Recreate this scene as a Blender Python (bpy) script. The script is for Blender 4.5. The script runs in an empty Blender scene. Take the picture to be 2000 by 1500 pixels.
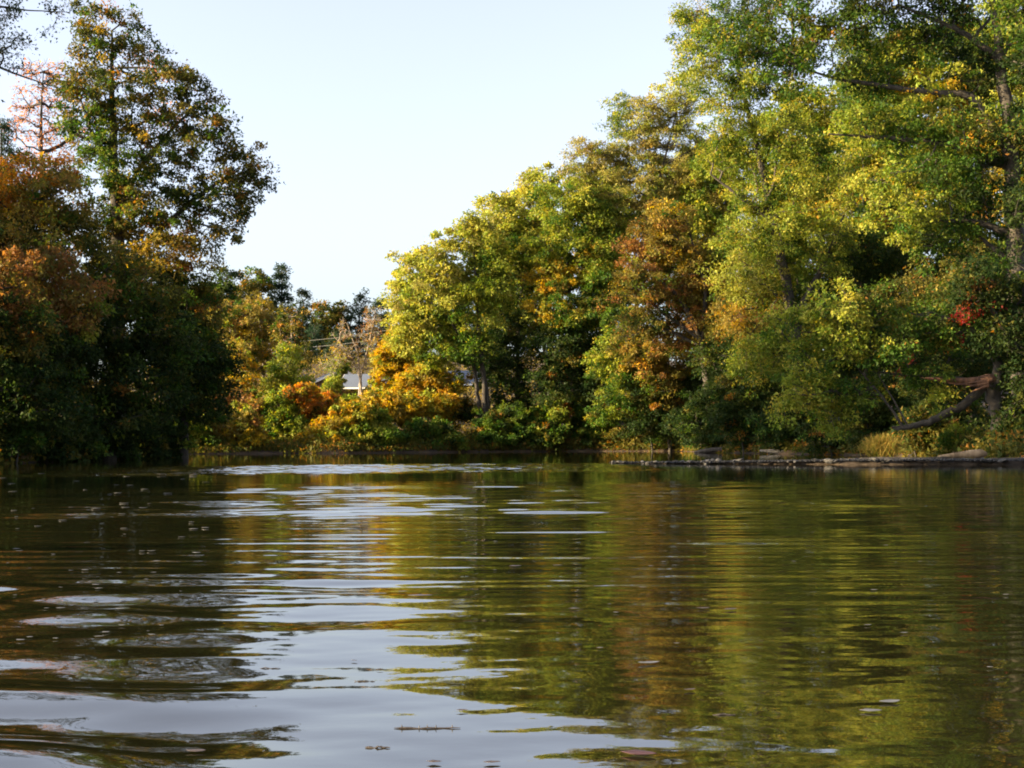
import bpy, math, random
import numpy as np

# ------------------------------------------------------------------ camera, sky, sun, exposure
sc = bpy.context.scene
HC, F, HY = 0.8, 2600.0, 866.0          # camera height, focal length in photo pixels, horizon row
cam_d = bpy.data.cameras.new('camera'); cam = bpy.data.objects.new('camera', cam_d)
sc.collection.objects.link(cam); sc.camera = cam
ROLL = 0.0044                            # the horizon falls slightly to the left
cam.location = (0, 0, HC); cam.rotation_euler = (math.pi/2, ROLL, 0)
cam_d.sensor_width = 36.0; cam_d.lens = 36.0*F/2000.0
cam_d.shift_y = (HY-750.0)/2000.0
cam_d.clip_start = 0.1; cam_d.clip_end = 3000

SUN_EL, SUN_AZ = math.radians(16.0), math.radians(-103.0)   # azimuth from +Y, clockwise towards +X
world = bpy.data.worlds.new('World'); sc.world = world; world.use_nodes = True
nt = world.node_tree; nt.nodes.clear()
sky = nt.nodes.new('ShaderNodeTexSky'); sky.sky_type = 'NISHITA'; sky.sun_disc = False
sky.sun_elevation = SUN_EL; sky.sun_rotation = SUN_AZ
sky.air_density = 1.0; sky.dust_density = 3.0; sky.ozone_density = 3.0; sky.altitude = 100
bg = nt.nodes.new('ShaderNodeBackground'); bg.inputs['Strength'].default_value = 0.100
wo = nt.nodes.new('ShaderNodeOutputWorld')
hz = nt.nodes.new('ShaderNodeHueSaturation'); hz.inputs['Saturation'].default_value = 0.50     # whole sky evenly desaturated to a paler tone
hz.inputs['Hue'].default_value = 0.513
nt.links.new(sky.outputs[0], hz.inputs['Color']); nt.links.new(hz.outputs[0], bg.inputs[0]); nt.links.new(bg.outputs[0], wo.inputs[0])
sun_d = bpy.data.lights.new('sun', 'SUN'); sun = bpy.data.objects.new('sun', sun_d)
sc.collection.objects.link(sun)
sun_d.energy = 5.0; sun_d.angle = math.radians(0.6); sun_d.color = (1.0, 0.78, 0.45)
sdir = (math.sin(SUN_AZ)*math.cos(SUN_EL), math.cos(SUN_AZ)*math.cos(SUN_EL), math.sin(SUN_EL))
from mathutils import Vector
sun.rotation_euler = Vector(sdir).to_track_quat('Z', 'Y').to_euler()
sun.location = (-40, -20, 60)
sc.view_settings.view_transform = 'Standard'; sc.view_settings.look = 'None'
sc.view_settings.gamma = 1.0; sc.view_settings.use_curve_mapping = False
sc.view_settings.exposure = 2.12
sc.cycles.filter_width = 1.9
sc.cycles.max_bounces = 8; sc.cycles.diffuse_bounces = 3; sc.cycles.glossy_bounces = 3
sc.cycles.transmission_bounces = 4; sc.cycles.transparent_max_bounces = 4

# ------------------------------------------------------------------ helpers
C = sc.collection
RNG = np.random.default_rng(7)
PI = math.pi

def link(name, me, mat=None, parent=None, loc=None):
    o = bpy.data.objects.new(name, me); C.objects.link(o)
    if mat is not None and me is not None and len(me.materials) == 0: me.materials.append(mat)
    if parent is not None: o.parent = parent
    if loc is not None: o.location = loc
    return o

def tag(o, label=None, cat=None, group=None, kind=None):
    if label: o['label'] = label
    if cat: o['category'] = cat
    if group: o['group'] = group
    if kind: o['kind'] = kind
    return o

def empty(name, loc, label, cat, group=None, rz=0.0):
    o = link(name, None, loc=loc); o.rotation_euler = (0, 0, rz); o.empty_display_size = 0.3
    return tag(o, label, cat, group)

def mesh_np(name, V, Q, smooth=False, col=None, k=None):
    """V (n,3), Q (m,k) faces, col (n,3) point colours"""
    V = np.asarray(V, np.float32); Q = np.asarray(Q, np.int32); k = Q.shape[1]
    me = bpy.data.meshes.new(name)
    me.vertices.add(len(V)); me.vertices.foreach_set('co', V.ravel())
    me.loops.add(Q.size); me.loops.foreach_set('vertex_index', Q.ravel())
    me.polygons.add(len(Q)); me.polygons.foreach_set('loop_start', np.arange(len(Q), dtype=np.int32)*k)
    me.polygons.foreach_set('loop_total', np.full(len(Q), k, np.int32))
    me.polygons.foreach_set('use_smooth', np.full(len(Q), smooth, bool))
    if col is not None:
        a = me.attributes.new('tint', 'FLOAT_COLOR', 'POINT')
        c = np.ones((len(V), 4), np.float32); c[:, :3] = col
        a.data.foreach_set('color', c.ravel())
    me.update(); me.validate()
    return me

def unit(v): return v/np.maximum(np.linalg.norm(v, axis=-1, keepdims=True), 1e-9)

def smooth(e0, e1, x):
    t = np.clip((x-e0)/(e1-e0), 0, 1); return t*t*(3-2*t)

def lump(x, y, f, seed=0):
    """cheap smooth noise in -1..1"""
    r = np.random.default_rng(100+seed); s = 0
    for i in range(6):
        a = r.uniform(0, 2*PI); ff = f*r.uniform(.6, 1.7); s = s+np.sin((x*math.cos(a)+y*math.sin(a))*ff+r.uniform(0, 6.28))
    return s/3.2

def tubes(P0, P1, R0, R1, sides=5):
    """independent tapered tubes, vectorised"""
    P0 = np.asarray(P0, float); P1 = np.asarray(P1, float); n = len(P0)
    d = unit(P1-P0); P1 = P1+d*np.minimum(np.asarray(R1)[:, None]*.6, .08)
    up = np.where(np.abs(d[:, 2:3]) > .9, np.array([[1., 0, 0]]), np.array([[0., 0, 1]]))
    a = unit(np.cross(d, up)); b = np.cross(d, a)
    t = np.arange(sides)*2*PI/sides
    ring = a[:, None, :]*np.cos(t)[None, :, None]+b[:, None, :]*np.sin(t)[None, :, None]
    v0 = P0[:, None, :]+ring*np.asarray(R0)[:, None, None]; v1 = P1[:, None, :]+ring*np.asarray(R1)[:, None, None]
    V = np.concatenate([v0, v1], 1).reshape(-1, 3)
    i = np.arange(sides); j = (i+1) % sides
    q = np.stack([i, j, j+sides, i+sides], 1)
    Q = (q[None]+(np.arange(n)*2*sides)[:, None, None]).reshape(-1, 4)
    return V, Q

def polytube(pts, rad, sides=9, wob=0.12, seed=0, cap=True):
    """one continuous tube along a path with an uneven surface"""
    r = np.random.default_rng(seed); pts = np.asarray(pts, float); rad = np.asarray(rad, float)
    d = unit(np.gradient(pts, axis=0)); V = []
    ref = np.array([1., .2, .1]); t = np.arange(sides)*2*PI/sides
    ridge = 1+wob*r.standard_normal(sides)
    for i in range(len(pts)):
        a = unit(np.cross(d[i], ref)); b = np.cross(d[i], a)
        rr = rad[i]*ridge*(1+.35*wob*r.standard_normal(sides))
        V.append(pts[i]+a*(np.cos(t)*rr)[:, None]+b*(np.sin(t)*rr)[:, None])
    V = np.concatenate(V); n = len(pts); i = np.arange(sides); j = (i+1) % sides
    Q = [np.stack([i+k*sides, j+k*sides, j+(k+1)*sides, i+(k+1)*sides], 1) for k in range(n-1)]
    Q = np.concatenate(Q)
    if cap:
        c0, c1 = len(V), len(V)+1
        V = np.concatenate([V, pts[:1], pts[-1:]])
        q0 = np.stack([np.full(sides, c0), j, i, np.full(sides, c0)], 1)
        # caps as triangles folded into quads are avoided: taper the ends instead
        V = V[:-2]
    return V, Q

def resample(pts, rad, n):
    pts = np.asarray(pts, float); rad = np.asarray(rad, float)
    s = np.r_[0, np.cumsum(np.linalg.norm(np.diff(pts, axis=0), axis=1))]
    # Catmull-Rom style smoothing through a dense linear resample
    u = np.linspace(0, s[-1], n)
    P = np.stack([np.interp(u, s, pts[:, k]) for k in range(3)], 1); R = np.interp(u, s, rad)
    for _ in range(max(1, n//(3*len(pts)))):
        P[1:-1] = (P[:-2]+2*P[1:-1]+P[2:])/4
    return P, R

def joinVQ(parts):
    V = []; Q = []; o = 0
    for v, q in parts:
        V.append(v); Q.append(np.asarray(q)+o); o += len(v)
    return np.concatenate(V), np.concatenate(Q)

# ------------------------------------------------------------------ materials
def mat(name):
    m = bpy.data.materials.new(name); m.use_nodes = True
    n = m.node_tree.nodes; l = m.node_tree.links
    return m, n, l, n['Principled BSDF']

def noise_ramp(n, l, scale, cols, detail=6, coord='Object', dist=0.0, stretch=None):
    tc = n.new('ShaderNodeTexCoord'); src = tc.outputs[coord]
    if stretch:
        mp = n.new('ShaderNodeMapping'); mp.inputs['Scale'].default_value = stretch
        l.new(src, mp.inputs[0]); src = mp.outputs[0]
    t = n.new('ShaderNodeTexNoise'); t.inputs['Scale'].default_value = scale
    t.inputs['Detail'].default_value = detail; t.inputs['Distortion'].default_value = dist
    l.new(src, t.inputs['Vector'])
    r = n.new('ShaderNodeValToRGB'); e = r.color_ramp.elements
    while len(e) < len(cols): e.new(.5)
    for i, c in enumerate(cols):
        e[i].position = .28+.44*i/(len(cols)-1); e[i].color = (*c, 1)
    l.new(t.outputs['Fac'], r.inputs['Fac'])
    return t, r

def bump(n, l, p, src, strength, dist):
    b = n.new('ShaderNodeBump'); b.inputs['Strength'].default_value = strength; b.inputs['Distance'].default_value = dist
    l.new(src, b.inputs['Height']); l.new(b.outputs[0], p.inputs['Normal'])

def leaf_mat(name, trans=0.45, gloss=0.12):
    m, n, l, p = mat(name)
    at = n.new('ShaderNodeAttribute'); at.attribute_name = 'tint'
    l.new(at.outputs['Color'], p.inputs['Base Color']); p.inputs['Roughness'].default_value = 0.6
    p.inputs['Specular IOR Level'].default_value = gloss
    tr = n.new('ShaderNodeBsdfTranslucent')
    hs = n.new('ShaderNodeHueSaturation'); hs.inputs['Saturation'].default_value = 1.1; hs.inputs['Value'].default_value = 1.35
    l.new(at.outputs['Color'], hs.inputs['Color']); l.new(hs.outputs[0], tr.inputs['Color'])
    mx = n.new('ShaderNodeMixShader'); mx.inputs[0].default_value = trans
    l.new(p.outputs[0], mx.inputs[1]); l.new(tr.outputs[0], mx.inputs[2])
    l.new(mx.outputs[0], n['Material Output'].inputs['Surface'])
    return m
M_LEAF = leaf_mat('leaf')

def bark_mat(name, c1, c2, c3):
    m, n, l, p = mat(name)
    t, r = noise_ramp(n, l, 5.0, [c1, c2, c3], detail=8, stretch=(1, 1, .25), dist=.6)
    l.new(r.outputs[0], p.inputs['Base Color']); p.inputs['Roughness'].default_value = .9
    bump(n, l, p, t.outputs['Fac'], .8, .05)
    return m
M_BARK = bark_mat('dark_bark', (.020, .016, .012), (.042, .034, .026), (.075, .062, .048))
M_PALE = bark_mat('pale_bark', (.14, .11, .085), (.26, .21, .16), (.40, .34, .27))
M_DRIFT = bark_mat('driftwood', (.13, .085, .045), (.26, .17, .09), (.36, .25, .14))
M_GREYLOG = bark_mat('grey_wood', (.07, .06, .05), (.13, .115, .095), (.20, .18, .15))
M_ROT = bark_mat('rotten_wood', (.04, .018, .010), (.10, .045, .022), (.18, .085, .04))

def ground_material():
    m, n, l, p = mat('bank_soil')
    t, r = noise_ramp(n, l, 1.3, [(.018, .013, .008), (.034, .022, .012), (.065, .036, .016), (.032, .028, .012)], detail=10)
    t2 = n.new('ShaderNodeTexNoise'); t2.inputs['Scale'].default_value = 14; t2.inputs['Detail'].default_value = 6
    tc = n.new('ShaderNodeTexCoord'); l.new(tc.outputs['Object'], t2.inputs['Vector'])
    mx = n.new('ShaderNodeMixRGB'); mx.blend_type = 'OVERLAY'; mx.inputs[0].default_value = .7
    l.new(r.outputs[0], mx.inputs[1]); l.new(t2.outputs['Fac'], mx.inputs[2])
    l.new(mx.outputs[0], p.inputs['Base Color']); p.inputs['Roughness'].default_value = .95
    bump(n, l, p, t2.outputs['Fac'], .9, .08)
    return m

def stone_mat(name, cols, rough):
    m, n, l, p = mat(name)
    t, r = noise_ramp(n, l, 6.0, cols, detail=8)
    oi = n.new('ShaderNodeObjectInfo')
    hs = n.new('ShaderNodeHueSaturation'); mr = n.new('ShaderNodeMapRange')
    mr.inputs['To Min'].default_value = .55; mr.inputs['To Max'].default_value = 1.5
    l.new(oi.outputs['Random'], mr.inputs['Value']); l.new(mr.outputs[0], hs.inputs['Value'])
    l.new(r.outputs[0], hs.inputs['Color']); l.new(hs.outputs[0], p.inputs['Base Color'])
    p.inputs['Roughness'].default_value = rough; p.inputs['Specular IOR Level'].default_value = .15
    bump(n, l, p, t.outputs['Fac'], .6, .02)
    return m
M_STONE = stone_mat('wet_stone', [(.022, .021, .020), (.045, .043, .041), (.085, .08, .075)], .45)
M_GRAVEL = stone_mat('gravel', [(.012, .009, .006), (.026, .019, .013), (.048, .036, .025)], .85)

def water_material():
    m, n, l, p = mat('river_water')
    t, r = noise_ramp(n, l, .25, [(.008, .008, .003), (.012, .011, .004), (.016, .014, .005)], detail=3)
    l.new(r.outputs[0], p.inputs['Base Color'])
    p.inputs['Roughness'].default_value = .02; p.inputs['IOR'].default_value = 2.3
    p.inputs['Specular IOR Level'].default_value = .6
    tc = n.new('ShaderNodeTexCoord'); mp = n.new('ShaderNodeMapping'); mp.inputs['Scale'].default_value = (.6, 1.0, 1)
    l.new(tc.outputs['Object'], mp.inputs[0])
    f = n.new('ShaderNodeTexNoise'); f.inputs['Scale'].default_value = 7.0; f.inputs['Detail'].default_value = 3
    l.new(mp.outputs[0], f.inputs['Vector'])
    bump(n, l, p, f.outputs['Fac'], .05, .02)
    return m

def flat_mat(name, c1, c2, scale, rough=.8, stretch=None, bm=.3):
    m, n, l, p = mat(name)
    t, r = noise_ramp(n, l, scale, [c1, c2], detail=6, stretch=stretch)
    l.new(r.outputs[0], p.inputs['Base Color']); p.inputs['Roughness'].default_value = rough
    if bm: bump(n, l, p, t.outputs['Fac'], bm, .02)
    return m

# ------------------------------------------------------------------ the land
RIVER = np.array([(60, -60), (36, -20), (29, 15), (25, 36), (21.5, 46), (20.4, 54), (20.8, 60), (21.6, 68), (20.6, 78), (18.4, 90), (16.2, 102), (16.2, 114),
                  (15.4, 124), (7.5, 128), (-2.5, 126.5), (-5, 123.5), (-9, 120.5), (-14, 117.5), (-17, 116), (-21, 117), (-25, 114.5), (-30, 112.5), (-45, 112), (-90, 112), (-90, 96), (-45, 96), (-31, 95),
                  (-25.5, 91), (-23.2, 84), (-22.6, 76), (-22.8, 66), (-22.4, 58), (-22.5, 40), (-25, 12), (-31, -20), (-46, -60)], float)
def river_sd(x, y):
    """signed distance to the river outline, negative on the water"""
    x = np.asarray(x, float); y = np.asarray(y, float); sh = x.shape
    px = x.ravel(); py = y.ravel(); best = np.full(px.shape, 1e9); ins = np.zeros(px.shape, bool)
    n = len(RIVER)
    for i in range(n):
        ax, ay = RIVER[i]; bx, by = RIVER[(i+1) % n]
        ex, ey = bx-ax, by-ay
        t = np.clip(((px-ax)*ex+(py-ay)*ey)/(ex*ex+ey*ey), 0, 1)
        best = np.minimum(best, np.hypot(px-ax-t*ex, py-ay-t*ey))
        c = ((ay > py) != (by > py))
        with np.errstate(divide='ignore', invalid='ignore'):
            xi = ax+(py-ay)*ex/np.where(ey == 0, 1e-9, ey)
        ins ^= c & (px < xi)
    return (np.where(ins, -best, best)).reshape(sh)

def ground_z(x, y):
    x = np.asarray(x, float); y = np.asarray(y, float)
    d = river_sd(x, y)+.35*lump(x, y, .9, 3)
    bank = .75*(1-np.exp(-np.maximum(d, 0)/1.8))+.035*np.clip(d, 0, 60)
    z = np.where(d > 0, bank+.03, np.maximum(-.9, d*.28)-.02)
    hill = smooth(128, 240, y)*11.5*smooth(70, 0, np.abs(x+12)-25)+smooth(118, 170, y)*1.6
    hillr = smooth(22, 90, x)*smooth(30, 90, y)*7
    hilll = smooth(-26, -90, x)*smooth(20, 60, y)*6*smooth(140, 100, y)
    land = smooth(0, 6, d)
    z = z+land*(hill+hillr+hilll+.22*lump(x, y, .5, 5)+.10*lump(x, y, 1.7, 6))
    return z
def gz(x, y): return float(ground_z(np.array([x]), np.array([y]))[0])

def axis(segs):
    out = []
    for a, b, s in segs: out.append(np.arange(a, b, s))
    return np.concatenate(out)
gx = axis([(-900, -120, 60), (-120, -40, 4), (-40, 40, .8), (40, 120, 4), (120, 960, 60)])
gy = axis([(-300, -60, 40), (-60, 30, 4), (30, 160, .8), (160, 260, 3), (260, 1500, 60)])
X, Y = np.meshgrid(gx, gy); Z = ground_z(X, Y)
nx, ny = len(gx), len(gy)
ii = (np.arange(ny-1)[:, None]*nx+np.arange(nx-1)[None]).ravel()
Qg = np.stack([ii, ii+1, ii+1+nx, ii+nx], 1)
M_GROUND = ground_material()
tag(link('ground', mesh_np('ground', np.stack([X.ravel(), Y.ravel(), Z.ravel()], 1), Qg, True), M_GROUND), kind='structure')

# ------------------------------------------------------------------ the water: real waves in the mesh
def comps(n, l0, l1, ang, spread, slope, seed):
    r = np.random.default_rng(seed); out = []
    for i in range(n):
        lam = l0*(l1/l0)**r.uniform(); a = math.radians(ang+r.normal()*spread); k = 2*PI/lam
        out.append((k*math.sin(a), k*math.cos(a), slope*math.sqrt(2.0/n)/k, r.uniform(0, 6.28)))
    return out
def wsum(cs, x, y):
    s = 0
    for kx, ky, a, p in cs: s = s+a*np.sin(kx*x+ky*y+p)
    return s
W_BOAT = comps(9, .22, .52, 0, 6, .034, 11)
W_SLOW = comps(5, .8, 1.6, 3, 9, .009, 12)
W_LEFT = comps(6, .55, 1.1, 17, 12, .044, 13)
W_LEFT2 = comps(5, .5, .9, -48, 16, .030, 14)
W_CHOP = comps(9, .16, .34, 8, 28, .010, 19)
W_RIP = comps(16, .35, .95, 0, 11, .062, 15)
W_RIPFAR = comps(16, .40, .90, 0, 16, .15, 16)
W_ALL = comps(12, .25, .7, 0, 25, .0075, 17)
W_FINE = comps(10, .10, .2, 20, 40, .009, 18)
def wave_z(x, y):
    m1 = .5+.6*lump(x*.45, y, 1.1, 21); m2 = .5+.5*lump(x*.5, y, .5, 22)
    e_boat = smooth(5.2, 8.5, y)*smooth(16, 11, y)*(.35+.9*np.clip(m1, 0, 1))+.30*smooth(7, 4, y)+.42*smooth(-.5, 2, x)*smooth(5, 8, y)*smooth(34, 24, y)
    e_left = smooth(.4, -1.5, x+.10*(y-5))*smooth(9.5, 6.0, y)
    e_rip = smooth(12.5, 16, y)*smooth(29, 25, y)*smooth(-8.5, -3, x+.1*lump(x, y, 1, 4))*smooth(7.5, 2.0, x)*(.45+.75*np.clip(m2, 0, 1))
    edge = 2.5*lump(x, y*.3, .25, 23)
    e_far = smooth(35, 38, y+edge)*smooth(54, 50, y+edge)*smooth(-15, -9, x)*smooth(6, 0, x)
    return (wsum(W_BOAT, x, y)*e_boat+wsum(W_SLOW, x, y)*smooth(40, 20, y)*.9+(wsum(W_LEFT, x, y)+wsum(W_LEFT2, x, y)+wsum(W_CHOP, x, y))*e_left
            + wsum(W_RIP, x, y)*e_rip+wsum(W_RIPFAR, x, y)*e_far+wsum(W_ALL, x, y)*smooth(70, 40, y)+wsum(W_FINE, x, y)*smooth(14, 9, y))
wy = axis([(-60, 0, 6), (0, 2.4, .4), (2.4, 12, .028), (12, 30, .06), (30, 58, .14), (58, 145, 1.5)])
u = np.concatenate([np.array([-90, -50, -25, -12, -6, -3, -1.8]), np.linspace(-1.15, 1.15, 200), np.array([1.8, 3, 6, 12, 25, 50, 90])])
ext = np.abs(u) > 1.2
hw = 1.2+.40*np.maximum(wy, 0)
U, Yw = np.meshgrid(u, wy); HW = hw[:, None]
Xw = np.where(ext[None], np.sign(U)*(1.15*HW+np.abs(U)-1.2), U*HW)
Zw = np.where((Yw > 0), wave_z(Xw, np.maximum(Yw, .01)), 0)*np.where(ext[None], 0, 1)
nx, ny = len(u), len(wy)
ii = (np.arange(ny-1)[:, None]*nx+np.arange(nx-1)[None]).ravel()
Qw = np.stack([ii, ii+1, ii+1+nx, ii+nx], 1)
tag(link('river_water', mesh_np('river_water', np.stack([Xw.ravel(), Yw.ravel(), Zw.ravel()], 1), Qw, True), water_material()), kind='structure')

# ------------------------------------------------------------------ foliage
PAL = {
 'green':  [((.040, .085, .012), 4), ((.070, .115, .016), 3), ((.120, .150, .020), 1.5), ((.22, .19, .025), .4)],
 'dgreen': [((.018, .036, .009), 4), ((.034, .052, .011), 3), ((.062, .070, .014), 1)],  # dark green leaves, darkened further to stand in for deep bank shade
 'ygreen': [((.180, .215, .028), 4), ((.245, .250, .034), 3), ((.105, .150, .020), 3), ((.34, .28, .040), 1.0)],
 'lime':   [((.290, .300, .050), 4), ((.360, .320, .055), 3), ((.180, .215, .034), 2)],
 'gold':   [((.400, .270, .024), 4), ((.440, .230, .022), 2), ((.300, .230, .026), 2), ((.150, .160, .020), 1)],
 'orange': [((.420, .150, .022), 3), ((.480, .210, .026), 2), ((.260, .100, .022), 2), ((.160, .120, .020), 1.5)],
 'pink':   [((.480, .240, .120), 3), ((.460, .200, .080), 3), ((.380, .150, .070), 1)],
 'russet': [((.200, .095, .032), 4), ((.270, .130, .040), 2), ((.140, .100, .028), 2), ((.330, .190, .045), 1)],
 'olive':  [((.085, .085, .016), 4), ((.130, .105, .020), 3), ((.050, .065, .014), 3), ((.270, .130, .028), 1)],
 'ochre':  [((.200, .155, .034), 4), ((.270, .180, .034), 2), ((.150, .130, .026), 2), ((.100, .100, .020), 1)],
 'pale':   [((.260, .230, .060), 4), ((.330, .270, .070), 2), ((.190, .180, .050), 2)],
 'pine':   [((.018, .036, .018), 4), ((.030, .048, .022), 3), ((.055, .055, .028), 1)],
 'red':    [((.20, .020, .020), 3), ((.16, .030, .018), 2), ((.18, .07, .02), 2)],
 'bluegrn':[((.035, .055, .030), 3), ((.055, .075, .040), 2), ((.12, .10, .04), 1)],
}
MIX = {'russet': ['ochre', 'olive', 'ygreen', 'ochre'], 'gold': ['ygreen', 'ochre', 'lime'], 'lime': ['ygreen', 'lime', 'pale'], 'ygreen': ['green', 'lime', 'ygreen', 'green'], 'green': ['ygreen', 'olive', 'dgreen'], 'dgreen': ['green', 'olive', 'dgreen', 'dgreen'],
       'olive': ['ochre', 'green', 'dgreen'], 'orange': ['ochre', 'gold', 'olive'], 'ochre': ['olive', 'gold', 'russet', 'green'], 'pale': ['ygreen', 'ochre', 'lime']}
def px2w(px, py, D): return np.array([(px-1000.0)/F*D, D, HC+(HY+ROLL*(1000-px)-py)/F*D])

def leaf_mesh(name, cen, out, L, W, col, r, droop=.35, jit=1.0):
    """cen (n,3) leaf positions, out (n,3) growth directions, one folded four-cornered leaf each"""
    n = len(cen)
    a = unit(out*.6+r.standard_normal((n, 3))*jit*.8+np.array([0, 0, -droop]))
    nn = r.standard_normal((n, 3))+np.array([0, 0, .7]); b = unit(np.cross(a, nn)); c = np.cross(a, b)
    l = (L*r.uniform(.5, 1.5, n))[:, None]; w = l*W*r.uniform(.8, 1.2, n)[:, None]
    f = c*w*r.uniform(-.25, .25, n)[:, None]
    V = np.stack([cen-a*l*.1+b*w*.35+f, cen+a*l+b*w*.1, cen+a*l*.3-b*w*.65], 1).reshape(-1, 3)
    Q = np.arange(3*n).reshape(-1, 3)
    return mesh_np(name, V, Q, False, np.repeat(col, 3, axis=0))

def pick(pal, n, r):
    cs = np.array([c for c, w in PAL[pal]]); w = np.array([w for c, w in PAL[pal]], float); w /= w.sum()
    return cs[r.choice(len(cs), n, p=w)]

STATS = {'leaves': 0}
def build_plant(lobes, base, trunk, seed, pal, leaf=.16, lw=.62, rc=.75, nl=55, dens=1.0, flat=.6, droop=.35,
                tr=.3, twig=.012, cap_r=.16, twigs=2, weep=0.0, shell=.5, split=False):
    """lobes: list of (centre(3), radii(3), palette or None, density); trunk: list of paths [(pts, radii)], all in local coordinates.
    returns meshes (trunk, branches, crown)"""
    r = np.random.default_rng(seed)
    cc, co, cp, cn = [], [], [], []
    for (c, rad, lp, ld) in lobes:
        A = 4*PI*((rad[0]*rad[1])**1.6/3+(rad[0]*rad[2])**1.6/3+(rad[1]*rad[2])**1.6/3)**(1/1.6)
        n = max(4, int(A/(rc*rc*1.55)*dens*ld))
        d = unit(r.standard_normal((n, 3))); f = (shell+(1-shell)*r.uniform(0, 1, n)**.7)*r.uniform(.78, 1.12, n)
        ph = r.uniform(0, 6.28, 3); th = np.arctan2(d[:, 2], d[:, 0])
        f *= 1+.17*np.sin(3*th+ph[0])+.13*np.sin(5*th+ph[1]+2*d[:, 1])+.10*np.sin(9*th+ph[2])
        cc.append(c+d*np.array(rad)*f[:, None]); co.append(d); q_ = lp or pal; cp += [q_ if r.uniform() > .36 or q_ not in MIX else MIX[q_][r.integers(len(MIX[q_]))] for _ in range(n)]
    cc = np.concatenate(cc); co = np.concatenate(co); n = len(cc)
    if weep: cc[:, 2] -= weep*r.uniform(0, 1, n)
    # ---- skeleton: join every clump to the nearest part of the growing frame
    nodes = []; par = []; plen = []; rmin = []
    tparts = []; allT = []
    for k, (pts, rad) in enumerate(trunk):
        m = max(8, int(len(pts)*5)); P, R = resample(pts, rad, m)
        P[1:-1] += r.standard_normal((m-2, 3))*.05*R[1:-1, None]*3
        tparts.append(polytube(P, R, 9, .09, seed+k)); s0 = len(nodes)
        for i in range(m):
            nodes.append(P[i]); par.append(-1 if i == 0 else s0+i-1); plen.append(i*.3); allT.append(s0+i)
    nT = len(nodes)
    N = np.zeros((nT+n*4, 3)); N[:nT] = np.array(nodes); PL = np.zeros(nT+n*4); PL[:nT] = plen; cnt = nT
    d0 = np.min(np.linalg.norm(cc[:, None]-N[None, :nT], axis=2), axis=1) if n*nT < 4e6 else np.linalg.norm(cc, axis=1)
    tip = np.zeros(nT+n*4, bool); order = np.argsort(d0)
    for q in order:
        c = cc[q]; v = c-N[:cnt]; ds = np.linalg.norm(v, axis=1)
        cost = ds*(1+.5*np.maximum(0, -v[:, 2]/np.maximum(ds, .01)))+.22*PL[:cnt]
        low = N[:cnt, 2] < .22*N[:nT, 2].max(); cost = cost+np.where(low, 1.5, 0)
        b = int(np.argmin(cost)); L = ds[b]; prev = b; m = 1 if L < 1.2*rc else (2 if L < 3*rc else 3)
        for s in range(1, m+1):
            t = s/m; p = N[b]*(1-t)+c*t
            if s < m: p = p+r.standard_normal(3)*L*.07+np.array([0, 0, .05*L*math.sin(PI*t)])
            N[cnt] = p; par.append(prev); PL[cnt] = PL[prev]+L/m; prev = cnt; cnt += 1
        tip[prev] = True
    N = N[:cnt]; par = np.array(par); w = tip[:cnt].astype(float)
    for i in range(cnt-1, nT-1, -1): w[par[i]] += w[i] if par[i] >= nT else 0
    rad = np.minimum(twig*np.maximum(w, 1)**.52, cap_r)
    i = np.arange(nT, cnt); pi = par[i]
    r1 = rad[i]; r0 = np.where(pi >= nT, np.minimum(rad[pi], r1*1.7), r1*1.15)
    bp = [tubes(N[pi], N[i], r0, r1, 4)]+[polytube(np.array(P_), np.array(R_)*.55, 5, 0, 1) for P_, R_ in trunk]
    # ---- twigs and leaves
    if twigs:
        tc = np.repeat(cc, twigs, axis=0); to = unit(np.repeat(co, twigs, axis=0)*.6+r.standard_normal((n*twigs, 3))*.8)
        bp.append(tubes(tc, tc+to*rc*r.uniform(.5, 1.0, (n*twigs, 1)), np.full(n*twigs, twig*.75), np.full(n*twigs, twig*.3), 3))
    nl = nl*2.0; leaf = leaf*.92
    cm = np.maximum(2, (nl*r.uniform(.45, 1.5, n))).astype(int); idx = np.repeat(np.arange(n), cm); m = len(idx)
    rr = rc*r.uniform(.55, 1.4, n)[idx][:, None]
    q = unit(r.standard_normal((m, 3)))*r.uniform(0, 1, (m, 1))**.45*rr
    q[:, 2] *= flat; q += co[idx]*rc*.25
    hz = np.linalg.norm(q[:, :2], axis=1)/rc; q[:, 2] -= .22*rc*hz*hz
    if weep: q[:, 2] -= weep*.5*r.uniform(0, 1, m)**2
    pos = cc[idx]+q
    base_c = np.zeros((n, 3))
    for p in set(cp):
        k = np.array([x == p for x in cp]); base_c[k] = pick(p, int(k.sum()), r)
    col = base_c[idx]*1.0
    for p in set(cp):
        k = np.array([x == p for x in cp])[idx] & (r.uniform(0, 1, m) < .38); col[k] = pick(p, int(k.sum()), r)
    col = col*(r.uniform(.72, 1.28, (m, 1)))*r.uniform(.93, 1.07, (m, 3))*(.85+.3*r.uniform(0, 1, n)[idx][:, None])
    out = unit(q+co[idx]*.3*rc)
    STATS['leaves'] += m
    crown = leaf_mesh('crown', pos, out, leaf, lw, np.clip(col, 0, .8), r, droop)
    tmesh = [mesh_np('trunk', *q, smooth=True) for q in (tparts if split else [joinVQ(tparts)])]
    bmesh_ = mesh_np('branches', *joinVQ(bp), smooth=True)
    return tmesh, bmesh_, crown

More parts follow.
